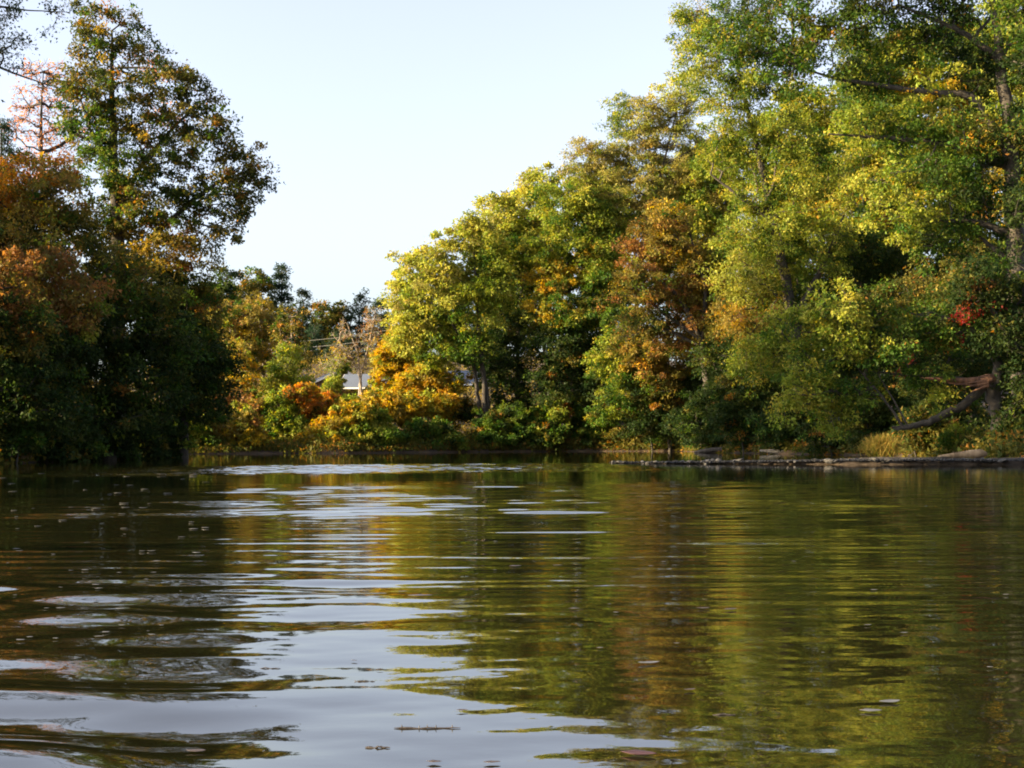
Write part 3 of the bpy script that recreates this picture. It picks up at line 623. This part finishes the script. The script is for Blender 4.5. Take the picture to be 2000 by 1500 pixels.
for i, (px, D, lb, pal, lab, kw) in enumerate([
    (985, 129, [(960, 830, 34, 30), (1000, 820, 36, 30), (975, 855, 50, 18)], 'green', 'green bush behind the muddy shore right of the leaning stems', {}),
    (1070, 130, [(1050, 815, 34, 24), (1085, 805, 30, 22, 'ygreen'), (1060, 845, 50, 22), (1100, 800, 12, 10, 'orange')], 'green', 'broad-leaved green bush with one orange spray under the gold-patched tree', dict(leaf=.34)),
    (1165, 130.5, [(1150, 815, 36, 28), (1185, 810, 34, 26, 'ygreen'), (1165, 850, 56, 18)], 'green', 'broad-leaved green bush next to the one with the orange spray', dict(leaf=.34)),
    (1110, 129.5, [(1080, 858, 50, 14), (1130, 858, 50, 14)], 'olive', 'low brown-green brush at the edge of the leaf-strewn shore', {}),
    (1240, 128, [(1220, 850, 36, 18), (1260, 845, 40, 20), (1300, 852, 36, 16, 'ygreen')], 'olive', 'low brush under the low yellow boughs', {}),
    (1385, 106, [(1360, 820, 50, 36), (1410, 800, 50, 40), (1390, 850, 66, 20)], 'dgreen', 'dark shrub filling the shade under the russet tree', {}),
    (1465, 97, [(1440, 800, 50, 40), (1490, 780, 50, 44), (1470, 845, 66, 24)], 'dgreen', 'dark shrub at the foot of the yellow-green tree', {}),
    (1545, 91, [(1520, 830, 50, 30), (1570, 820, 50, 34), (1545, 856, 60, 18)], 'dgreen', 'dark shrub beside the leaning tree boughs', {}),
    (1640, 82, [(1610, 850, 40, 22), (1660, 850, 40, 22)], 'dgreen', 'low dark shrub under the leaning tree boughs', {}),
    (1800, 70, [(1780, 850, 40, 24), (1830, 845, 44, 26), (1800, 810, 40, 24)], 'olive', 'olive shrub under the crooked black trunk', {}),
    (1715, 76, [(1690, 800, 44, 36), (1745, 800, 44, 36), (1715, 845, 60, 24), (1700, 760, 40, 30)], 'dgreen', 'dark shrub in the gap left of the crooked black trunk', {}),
    (1885, 64, [(1870, 850, 26, 22), (1900, 855, 26, 18), (1850, 862, 20, 12, 'green')], 'ygreen', 'sunlit yellow-green shrub above the pale log', dict(leaf=.15, rc=.4)),
    (1970, 62, [(1950, 850, 36, 26), (1990, 840, 40, 30)], 'dgreen', 'dark shrub beyond the pale log', {})]):
    k = dict(leaf=.2, rc=.5, nl=40); k.update(kw)
    bush(lab, px, D, lb, 330+i, pal, **k)

# trees of the left bank outside the view: they shade the near river and the right bank
for i, (x, y, k, s_) in enumerate([(-31, 52, 'dark', 1.35), (-29, 42, 'ochre', 1.25), (-33, 33, 'big', .8), (-28, 25, 'dark', 1.2), (-34, 15, 'big', .9), (-30, 4, 'ochre', 1.2), (-34, -8, 'big', .9), (-36, -22, 'dark', 1.4),
                                   (-38, 62, 'big', .9), (-40, 74, 'dark', 1.4), (-37, 88, 'ochre', 1.2), (-46, 50, 'big', .9), (-48, 82, 'big', .85), (-52, 66, 'ochre', 1.4), (-46, 98, 'russet', 1.3), (-30.5, 84, 'dark', 1.0), (-34, 76, 'dark', 1.15), (-30, 68, 'dark', 1.0), (-27.5, 62, 'dark', .9)]):
    copy_tree(k, x, y, s_, i*1.7, 'tall bank tree standing in the row behind the dark left bank', 'back row of the left bank wood')
for i, (x, y, k, s_) in enumerate([(32, 40, 'rdark', 1.2), (34, 28, 'goldpatch', .9), (36, 14, 'dark', 1.2), (44, 0, 'goldpatch', 1.0), (40, 50, 'goldpatch', 1.0)]):
    copy_tree(k, x, y, s_, i*1.1, 'tall bank tree upstream of the huge dark green tree', 'trees upstream on the right bank')
# ================================================================== houses on the slope
M_WALL = flat_mat('brown_siding', (.07, .04, .026), (.12, .066, .04), 3, .8, stretch=(1, 1, 12))
M_ROOF = flat_mat('grey_shingles', (.055, .07, .105), (.10, .12, .165), 9, .75)
M_WHITE = flat_mat('white_trim', (.62, .60, .56), (.78, .76, .72), 3, .5, bm=0)
m_, n_, l_, p_ = mat('window_glass'); p_.inputs['Base Color'].default_value = (.03, .035, .04, 1); p_.inputs['Roughness'].default_value = .08
M_GLASS = m_
def box(x0, x1, y0, y1, z0, z1):
    V = np.array([(x, y, z) for z in (z0, z1) for y in (y0, y1) for x in (x0, x1)], float)
    Q = np.array([(0, 2, 3, 1), (4, 5, 7, 6), (0, 1, 5, 4), (2, 6, 7, 3), (0, 4, 6, 2), (1, 3, 7, 5)])
    return V, Q
def house(label, px, D, py_eave, w, l, pitch, rz, wall_h=2.6):
    """gabled house, gable towards local -Y; eaves at the photo row py_eave"""
    x, _, ze = px2w(px, py_eave, D); z0 = ze-wall_h-1.5; h = wall_h+1.5; rise = w/2*pitch
    e = empty('house', (x, D, z0), label, 'house', rz=rz)
    V = np.array([(-w/2, -l/2, 0), (w/2, -l/2, 0), (w/2, -l/2, h), (0, -l/2, h+rise), (-w/2, -l/2, h), (-w/2, l/2, 0), (w/2, l/2, 0), (w/2, l/2, h), (0, l/2, h+rise), (-w/2, l/2, h)], float)
    me = bpy.data.meshes.new('wall'); me.from_pydata(V.tolist(), [], [(0, 1, 2, 3, 4), (9, 8, 7, 6, 5), (1, 6, 7, 2), (5, 0, 4, 9)]); me.update()
    link('wall', me, M_WALL, e)
    ov, t = .45, .12
    for sx in (-1, 1):
        a = (sx*(w/2+ov), h-ov*pitch+.04); b = (0, h+rise+.04)
        V = [(a[0], -l/2-ov, a[1]), (b[0], -l/2-ov, b[1]), (b[0], l/2+ov, b[1]), (a[0], l/2+ov, a[1])]; V += [(p[0], p[1], p[2]+t) for p in V]
        rf = link('roof', mesh_np('roof', V, [(0, 1, 2, 3), (7, 6, 5, 4), (0, 4, 5, 1), (1, 5, 6, 2), (2, 6, 7, 3), (3, 7, 4, 0)]), M_ROOF, e)
        for yy in (-l/2-ov-.05, l/2+ov+.01):       # rake boards
            V = [(a[0], yy, a[1]-.10), (b[0], yy, b[1]-.10), (b[0], yy, b[1]+t+.02), (a[0], yy, a[1]+t+.02)]; V += [(p[0], p[1]+.04, p[2]) for p in V]
            link('rake_board', mesh_np('rake_board', V, [(0, 1, 2, 3), (7, 6, 5, 4), (0, 4, 5, 1), (1, 5, 6, 2), (2, 6, 7, 3), (3, 7, 4, 0)]), M_WHITE, e)
        link('gutter', mesh_np('gutter', *box(a[0]-.07+sx*.075, a[0]+.07+sx*.075, -l/2-ov, l/2+ov, a[1]-.06, a[1]+.10)), M_WHITE, e)
    for k, xx in enumerate((-w*.25, w*.25)):
        wn = link('window', mesh_np('window', *box(xx-.55, xx+.55, -l/2-.06, -l/2-.005, h-1.7, h-.5)), M_WHITE, e)
        link('pane', mesh_np('pane', *box(xx-.45, xx+.45, -l/2-.075, -l/2-.061, h-1.6, h-.6)), M_GLASS, wn)
    return e
house('brown house showing a white-edged gable between the trees', 655, 166, 749, 6.0, 9, .46, .30)
house('brown house with a blue-grey roof and white gutter below the evergreens', 722, 154, 757, 5.2, 5.0, .55, 1.36)
house('house with a pale roof glimpsed through the yellow maple', 905, 176, 752, 7, 9, .5, 1.2)

# ================================================================== poles and power lines
def pole(label, px, D, py):
    p = px2w(px, py, D); z0 = gz(p[0], D)-.3; h = p[2]-z0
    e = empty('utility_pole', (p[0], D, z0), label, 'utility pole')
    link('post', mesh_np('post', *polytube([(0, 0, 0), (0, 0, h*.5), (0, 0, h+.3)], [.17, .15, .11], 8, .03, 1), smooth=True), M_BARK, e)
    link('crossarm', mesh_np('crossarm', *box(-1.1, 1.1, -.24, -.13, h-.45, h-.3)), M_BARK, e)
    for xx in (-.9, .9): link('insulator', mesh_np('insulator', *polytube([(xx, -.18, h-.3), (xx, -.18, h-.18)], [.05, .035], 6, 0, 1)), M_WHITE, e)
    return np.array([p[0], D, p[2]])
pa = pole('wooden utility pole standing among the tan trees on the slope', 372, 185, 668)
pb = pole('wooden utility pole behind the golden yellow tree', 815, 185, 634)
M_CABLE = flat_mat('cable', (.20, .19, .17), (.30, .28, .24), 4, .5, bm=0)
for dx, dz, lab in ((-.9, -.18, 'upper power line crossing in front of the dark evergreens'), (.9, -.95, 'lower power line crossing in front of the dark evergreens')):
    pts = []
    for t in np.linspace(0, 1, 25):
        p = pa*(1-t)+pb*t; pts.append((p[0]+dx, p[1]-.2, p[2]+dz-1.0*4*t*(1-t)))
    tag(link('power_line', mesh_np('power_line', *polytube(pts, [.035]*25, 5, 0, 1), smooth=True), M_CABLE), lab, 'power line', 'power lines over the slope')

# ================================================================== gravel bar, stones, driftwood
bp_ = np.array([(4.0, 52.0), (7.5, 50.0), (12, 47.6), (16, 46.2), (20, 45.2), (25, 44.0), (32, 42.0)])
tt = np.linspace(0, 1, 110); sb = np.r_[0, np.cumsum(np.hypot(*np.diff(bp_, axis=0).T))]; sb /= sb[-1]
bxs = np.interp(tt, sb, bp_[:, 0]); bys = np.interp(tt, sb, bp_[:, 1])
def bar_half(t): return .25+1.0*t**.7
def bar_back(t): return .5+3.0*smooth(.22, .55, t)+5.5*smooth(.5, .75, t)
sv = np.linspace(-1, 1, 30); BX, BS = np.meshgrid(np.arange(110), sv); BT = tt[BX]
off = np.where(BS < 0, BS*bar_half(BT), BS*bar_back(BT)); GX = bxs[BX]+.2*lump(BT*30, BS, 1.3, 8); GY = bys[BX]+off+.30*lump(BT*31, BT*7, 1.0, 31)+.12*lump(BT*31, BS, 4.0, 32)
prof = np.where(BS < 0, (1-BS**2), 1-smooth(.75, 1, BS))
GZ = prof*(.07+.13*smooth(0, .4, BT)+np.where(BS > 0, .18*BS*smooth(.4, .7, BT), 0))-.05+.03*lump(GX, GY, 5, 9)*prof
i_ = (np.arange(29)[:, None]*110+np.arange(109)[None]).ravel()
tag(link('gravel_bar', mesh_np('gravel_bar', np.stack([GX.ravel(), GY.ravel(), GZ.ravel()], 1), np.stack([i_, i_+1, i_+111, i_+110], 1), True), M_GRAVEL), kind='structure')

import bmesh
def rock_mesh(seed):
    r = np.random.default_rng(seed); b = bmesh.new(); bmesh.ops.create_icosphere(b, subdivisions=2, radius=1)
    k = [unit(r.standard_normal(3)) for _ in range(7)]; o = [r.uniform(.45, .8) for _ in range(7)]
    for v in b.verts:
        p = np.array(v.co)
        for kk, oo in zip(k, o):
            d = p@kk
            if d > oo: p = p-kk*(d-oo)*.85
        p = p*(1+.05*r.standard_normal()); v.co = p*np.array([1, .7, .42])
    me = bpy.data.meshes.new('rock'); b.to_mesh(me); b.free(); me.materials.append(M_STONE); return me
RM = [rock_mesh(i) for i in range(9)]
r = np.random.default_rng(5)
for i in range(240):
    t = r.uniform(.0, .95)**.8; k = int(t*109); s_ = r.uniform(.07, .2)*(1.5 if r.uniform() < .12 else 1)
    o = link('stone', RM[i % 9]); y = bys[k]-bar_half(t)*r.uniform(-.6, 1.25)+.3*float(lump(np.array(t*31), np.array(t*7), 1.0, 31))
    o.location = (bxs[k]+r.uniform(-.15, .15), y, .03+.10*smooth(0, .4, t)+s_*.1); o.scale = (s_*r.uniform(.9, 1.5), s_, s_*r.uniform(.7, 1.2)); o.rotation_euler = (r.normal()*.2, r.normal()*.2, r.uniform(0, 6.28))
    tag(o, 'small grey wet stone at the water edge of the gravel bar', 'stone', 'stones along the gravel bar')
# fine gravel between the stones
n = 14000; t = r.uniform(0, 1, n)**.8; k = (t*109).astype(int); sq = r.uniform(-1, .5, n)
cx = bxs[k]+r.uniform(-.2, .2, n); cy = bys[k]+np.where(sq < 0, sq*bar_half(t), sq*bar_back(t)); cz = .03+.12*smooth(0, .4, t)+r.uniform(0, .03, n); sz = r.uniform(.015, .075, n)
tetra = np.array([(1, .2, -.3), (-.6, .8, -.3), (-.5, -.8, -.3), (.1, 0, .6)])
V = np.stack([cx, cy, cz], 1)[:, None]+tetra[None]*sz[:, None, None]*r.uniform(.6, 1.3, (n, 4, 1)); T = np.array([(0, 1, 3), (1, 2, 3), (2, 0, 3)])
tag(link('gravel', mesh_np('gravel', V.reshape(-1, 3), (T[None]+(np.arange(n)*4)[:, None, None]).reshape(-1, 3)), M_STONE), 'fine grey gravel scattered over the low bar', 'gravel', kind='stuff')

def log_thing(name, label, cat, pts, rad, m, seed, stubs=()):
    pts = np.array(pts, float); P, R = resample(pts, rad, 14); c = P.mean(axis=0); c[2] = P[:, 2].min()
    R[0] *= .75; R[-1] *= .5; e = empty(name, c, label, cat)
    # closed ends
    d0 = unit(P[0]-P[1]); d1 = unit(P[-1]-P[-2]); P = np.vstack([P[0]+d0*.04, P, P[-1]+d1*.04]); R = np.r_[.004, R, .004]
    link('stem', mesh_np('stem', *polytube(P-c, R, 9, .12, seed), smooth=True), m, e)
    for (t, v, rr) in stubs:
        q = P[int(t*15)]-c; v = np.array(v, float)
        link('branch_stub', mesh_np('branch_stub', *polytube([q, q+v*.5, q+v], [rr, rr*.7, rr*.25], 6, .1, seed+3), smooth=True), m, e)
    return e
log_thing('driftwood_log', 'pale weathered log lying at the foot of the dark left bank', 'log', [(-25.2, 63, .35), (-24, 62.4, .22), (-22.9, 62.0, .16), (-22.3, 61.8, .3)], [.2, .2, .14, .06], M_DRIFT, 1, [(.8, (.35, 0, .3), .05), (.5, (-.1, -.2, .35), .04)])
log_thing('driftwood_log', 'thick tan log catching the sun on the mud behind the gravel bar', 'log', [(17.6, 55.0, .16), (18.6, 55.2, .24), (19.4, 55.4, .28), (19.75, 55.4, .27)], [.06, .13, .2, .15], M_DRIFT, 2, [(.4, (-.2, -.1, .15), .05)])
log_thing('driftwood_log', 'grey log at the shaded shore below the yellow-green tree', 'log', [(17.0, 91.3, .22), (17.9, 90.8, .16), (18.9, 90.3, .08)], [.08, .13, .13], M_GREYLOG, 3, [(.5, (.1, -.1, .4), .05)])
log_thing('driftwood_log', 'dark half-sunk log at the shore below the russet tree', 'log', [(14.2, 103.5, .05), (15.3, 103.0, .2), (16.6, 102.8, .25)], [.12, .22, .25], M_BARK, 4)
log_thing('fallen_branch', 'long thin branch lying along the mud behind the stones', 'branch', [(12.6, 51.5, .12), (14.2, 51.4, .16), (15.6, 51.2, .12), (16.8, 51.2, .2)], [.03, .06, .07, .03], M_BARK, 5, [(.6, (.3, 0, .25), .03)])
bb = (px2w(1935, 748, 61.4)); 
e = log_thing('broken_limb', 'splintered red-brown limb broken across the crooked black trunk', 'branch', [px2w(1942, 738, 61.3), px2w(1900, 746, 61.2), px2w(1850, 742, 61.2), px2w(1800, 738, 61.2)], [.24, .17, .10, .03], M_ROT, 6)
for k, (x1, y1) in enumerate([(1862, 752), (1880, 757), (1895, 766), (1840, 747)]):
    a = px2w(1930, 744+4*k, 61.1)-np.array(e.location); b = px2w(x1, y1, 60.9)-np.array(e.location)
    link('splinter', mesh_np('splinter', *polytube([a, (a+b)/2, b], [.09, .05, .012], 5, .2, k), smooth=True), M_ROT, e)

# ================================================================== grass tufts and ground cover
def blades(n, cen, spread, length, lean, r, width=.02, hang=0):
    p = cen(n) if callable(cen) else np.array(cen)+r.standard_normal((n, 3))*np.array([spread, spread, 0])
    d = unit(r.standard_normal((n, 3))*np.array([1, 1, .2])*lean+np.array([0, 0, 1])); L = (length*r.uniform(.5, 1.2, n))[:, None]
    side = unit(np.cross(d, r.standard_normal((n, 3))))*width*r.uniform(.6, 1.3, n)[:, None]
    mid = p+d*L*.6; out = d*np.array([1, 1, 0]); tip = mid+out*L*.6+np.array([0, 0, 1.])*L*(.3-hang)
    V = np.stack([p-side, p+side, mid+side*.8, mid-side*.8, tip], 1).reshape(-1, 3); i = np.arange(n)*5
    Q = np.concatenate([np.stack([i, i+1, i+2, i+3], 1), np.stack([i+3, i+2, i+4, i+4], 1)])
    return V, i
def grass_obj(name, label, cat, n, cen, spread, length, lean, pal, seed, kind=None, width=.02, hang=0, loc=None):
    r = np.random.default_rng(seed); V, i = blades(n, cen, spread, length, lean, r, width, hang)
    T = np.concatenate([np.stack([i, i+1, i+2], 1), np.stack([i, i+2, i+3], 1), np.stack([i+3, i+2, i+4], 1)])
    col = np.repeat(pick(pal, n, r)*r.uniform(.7, 1.3, (n, 1)), 5, axis=0)
    o = link(name, mesh_np(name, V-(np.array(loc) if loc is not None else 0), T, False, col), M_LEAF, loc=loc)
    return tag(o, label, cat, kind=kind)
def on_ground(fx, dmin, dmax):
    def f(n):
        out = []
        while sum(len(o) for o in out) < n:
            x, y = fx(n*2); d = river_sd(x, y); k = (d > dmin) & (d < dmax)
            z = ground_z(x, y); out.append(np.stack([x, y, z-.02], 1)[k])
        return np.concatenate(out)[:n]
    return f
rg = np.random.default_rng(77)
g = px2w(1716, 872, 60.5)
PAL['straw'] = [((.28, .20, .05), 3), ((.34, .21, .04), 2), ((.16, .17, .03), 3)]
grass_obj('dry_grass_tuft', 'tall straw-yellow grass tuft glowing on the bank beside the crooked trunk', 'grass tuft', 1700, lambda n: np.stack([rg.normal(16.75, .28, n), rg.normal(60.2, .35, n), np.full(n, .05)+rg.uniform(0, .5, n)], 1), .3, 1.1, .7, 'straw', 61, width=.012, hang=.55, loc=(16.75, 60.2, .05))
grass_obj('bank_grass', 'rough green and straw grass fringing both banks', 'grass', 26000, on_ground(lambda n: (rg.uniform(-34, 34, n), rg.uniform(45, 136, n)), .15, 4.5), 0, .55, .5, 'olive', 62, 'stuff', .022, .1)
def litter(n, dmin, dmax, fx, pal, seed, name, label, size, up=.05):
    r = np.random.default_rng(seed); p = on_ground(fx, dmin, dmax)(n); p[:, 2] += up*r.uniform(.2, 1, n)
    me = leaf_mesh(name, p, r.standard_normal((n, 3))*np.array([1, 1, .15]), size, .7, pick(pal, n, r)*r.uniform(.7, 1.2, (n, 1)), r, 0, .5)
    tag(link(name, me, M_LEAF), label, 'leaves', kind='stuff')
litter(22000, .05, 9, lambda n: (rg.uniform(-34, 34, n), rg.uniform(45, 138, n)), 'orange', 63, 'leaf_litter', 'fallen orange and brown leaves covering the banks', .13)
# low ground plants that hide the soil
def undergrowth(n, dmin, dmax, fx, pal, seed, label, h):
    r = np.random.default_rng(seed); p = on_ground(fx, dmin, dmax)(n)
    hh = h*(.35+.65*np.clip(.5+.8*lump(p[:, 0], p[:, 1], .8, seed), 0, 1)); m = 10; P = np.repeat(p, m, axis=0); H = np.repeat(hh, m)
    P = P+np.stack([r.normal(0, .28, n*m), r.normal(0, .28, n*m), H*r.uniform(.1, 1, n*m)], 1)
    col = np.repeat(pick(pal, n, r), m, axis=0)*r.uniform(.7, 1.3, (n*m, 1))
    tag(link('undergrowth', leaf_mesh('undergrowth', P, r.standard_normal((n*m, 3)), .24, .6, col, r, .3), M_LEAF), label, 'undergrowth', kind='stuff')
undergrowth(7500, .15, 14, lambda n: (rg.uniform(-36, 34, n), rg.uniform(50, 136, n)), 'olive', 64, 'low olive undergrowth covering the soil under the bank trees', .9)
undergrowth(2600, .02, 1.3, lambda n: (rg.uniform(-34, 24, n), rg.uniform(55, 130, n)), 'olive', 67, 'weeds and roots hanging along the waterline of both banks', .55)
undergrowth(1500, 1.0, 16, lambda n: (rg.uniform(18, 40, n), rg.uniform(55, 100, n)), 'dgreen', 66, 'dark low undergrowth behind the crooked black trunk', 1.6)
undergrowth(4200, 3.0, 90, lambda n: (rg.uniform(-62, 10, n), rg.uniform(120, 205, n)), 'ochre', 65, 'tan and green brush covering the slope around the houses', 2.3)

# ================================================================== things floating on the river
M_TWIG = flat_mat('wet_twig', (.03, .024, .02), (.07, .055, .045), 20, .4)
def water_pt(px, py):
    D = HC*F/(py-(HY+ROLL*(1000-px))); x = (px-1000)/F*D
    return np.array([x, D, float(wave_z(np.array([x]), np.array([D]))[0])])
def float_mat(name, c1, c2):
    return flat_mat(name, c1, c2, 25, .35)
M_FL = [float_mat('wet_dark_leaf', (.045, .030, .022), (.09, .06, .04)), float_mat('wet_red_leaf', (.05, .014, .012), (.09, .03, .02)), float_mat('wet_grey_leaf', (.09, .09, .095), (.15, .15, .155)), float_mat('pale_leaf', (.10, .10, .09), (.18, .17, .15))]
def curl_leaf(seed):
    r = np.random.default_rng(seed); V = []; nU, nV = 7, 5; L, W = 1.0, .5
    cu = r.uniform(.1, .35); cv = r.uniform(.2, .6)
    for i in range(nU):
        t = i/(nU-1)*2-1; w = W*max(.03, (1-abs(t)**2.2))*(1+.15*r.standard_normal())
        for j in range(nV):
            s_ = j/(nV-1)*2-1; V.append((t*L*.5, s_*w*.5, cu*t*t*.25+cv*s_*s_*w*.22))
    V = np.array(V); Vb = V-np.array([0, 0, .025]); Q = []
    for i in range(nU-1):
        for j in range(nV-1):
            a = i*nV+j; Q.append((a, a+nV, a+nV+1, a+1)); b = a+nU*nV; Q.append((b, b+1, b+nV+1, b+nV))
    for i in range(nU-1):
        for j in (0, nV-1):
            a = i*nV+j; b = a+nU*nV; Q.append((a, b, b+nV, a+nV) if j == 0 else (a+nV, b+nV, b, a))
    return mesh_np('floating_leaf', np.vstack([V, Vb]), Q, True)
LM = {}
def fleaf(px, py, size_px, m, label, group=None, rz=None, seed=0):
    p = water_pt(px, py); key = (seed % 5, m)
    if key not in LM: LM[key] = curl_leaf(seed % 5); LM[key].materials.append(M_FL[m])
    o = link('floating_leaf', LM[key]); o.location = p+np.array([0, 0, .006]); s_ = size_px*p[1]/F; o.scale = (s_, s_, s_*.55); o.rotation_euler = (0, 0, rz if rz is not None else random.Random(seed+int(px)).uniform(-.4, .4))
    return tag(o, label, 'leaf', group)
def ftwig(px, py, len_px, label, seed=0, knobs=2, thick=.003, rz=0.0, group=None):
    p = water_pt(px, py); L = len_px*p[1]/F; r = np.random.default_rng(seed); n = 9
    t = np.linspace(-.5, .5, n); P = np.stack([t*L*math.cos(rz), t*L*math.sin(rz), .0015+.0012*r.standard_normal(n)], 1); P[:, 1] += r.standard_normal(n)*L*.015
    rad = np.r_[.0008, np.linspace(thick, thick*.6, n-2), .0008]
    e = empty('floating_twig', p, label, 'twig', group)
    link('stem', mesh_np('stem', *polytube(P, rad, 6, .12, seed), smooth=True), M_TWIG, e)
    for k in range(knobs):
        q = P[1+int((k+.5)/knobs*(n-2))]; v = np.array([r.uniform(-.3, .3), r.uniform(-.3, .3), 1])*L*.05
        link('side_shoot', mesh_np('side_shoot', *polytube([q, q+v*.5, q+v], [thick*.7, thick*.5, thick*.15], 5, .1, seed+k), smooth=True), M_TWIG, e)
ftwig(832, 1424, 130, 'longest knobbly twig floating in the reflected tree edge', 1, 5, .003)
ftwig(735, 1460, 50, 'short thick twig floating alone on the reflected sky', 2, 1, .0035, -.1)
ftwig(710, 1332, 40, 'thin twig floating on bright reflected sky above the short thick twig', 3, 1, .0022)
ftwig(526, 1304, 40, 'twig with a raised shoot floating beside a dark ripple', 4, 2, .0022)
ftwig(1412, 1397, 44, 'dark twig with a knob floating among golden reflections', 5, 2, .003)
fleaf(1245, 1474, 70, 1, 'dark red curled leaf floating on the reflected trees', seed=1)
fleaf(845, 1488, 30, 0, 'small brown leaf floating near the short thick twig', seed=2)
fleaf(958, 1489, 34, 0, 'crumpled brown leaf floating on open reflected sky', seed=3)
fleaf(1265, 1297, 44, 2, 'grey curled leaf floating where reflected brown meets sky', seed=4)
fleaf(1735, 1373, 46, 2, 'long grey leaf floating on dark green reflections', seed=0)
fleaf(1698, 1391, 44, 2, 'pale grey leaf floating just off the long grey leaf', seed=2)
fleaf(740, 1308, 14, 0, 'tiny dark leaf speck on bright reflected sky', seed=1)
for k, (x, y, w) in enumerate([(1372, 1190, 26), (1425, 1192, 30), (1005, 1108, 26), (1088, 1106, 20), (1254, 1148, 16), (785, 1156, 20), (840, 1010, 18), (872, 1010, 14), (470, 1010, 16), (552, 1016, 22), (668, 1080, 20), (402, 942, 14), (958, 1012, 16), (690, 1290, 14), (1345, 1350, 26), (380, 1470, 40), (900, 1392, 24), (1120, 1190, 22), (820, 1166, 50)]):
    fleaf(x, y, w, 0, 'dark leaf adrift on the middle of the river', 'dark leaves adrift on the river', seed=k)
r = np.random.default_rng(91)
for k in range(98):
    if k < 75: x, y = r.uniform(0, 400), 925+r.uniform(0, 1)**1.3*330
    else: x, y = r.uniform(880, 1990), 1050+r.uniform(0, 1)*280
    fleaf(x, y, r.uniform(7, 20)*(1 if k < 75 else .8), 3, 'pale fleck of leaf floating on %s water' % ('the dark shaded' if k < 75 else 'the olive-green'), 'pale leaf flecks on %s water' % ('shaded' if k < 75 else 'olive'), seed=k)

print('leaves', STATS['leaves'], 'tris', sum(len(m.loops)-2*len(m.polygons) for m in bpy.data.meshes))
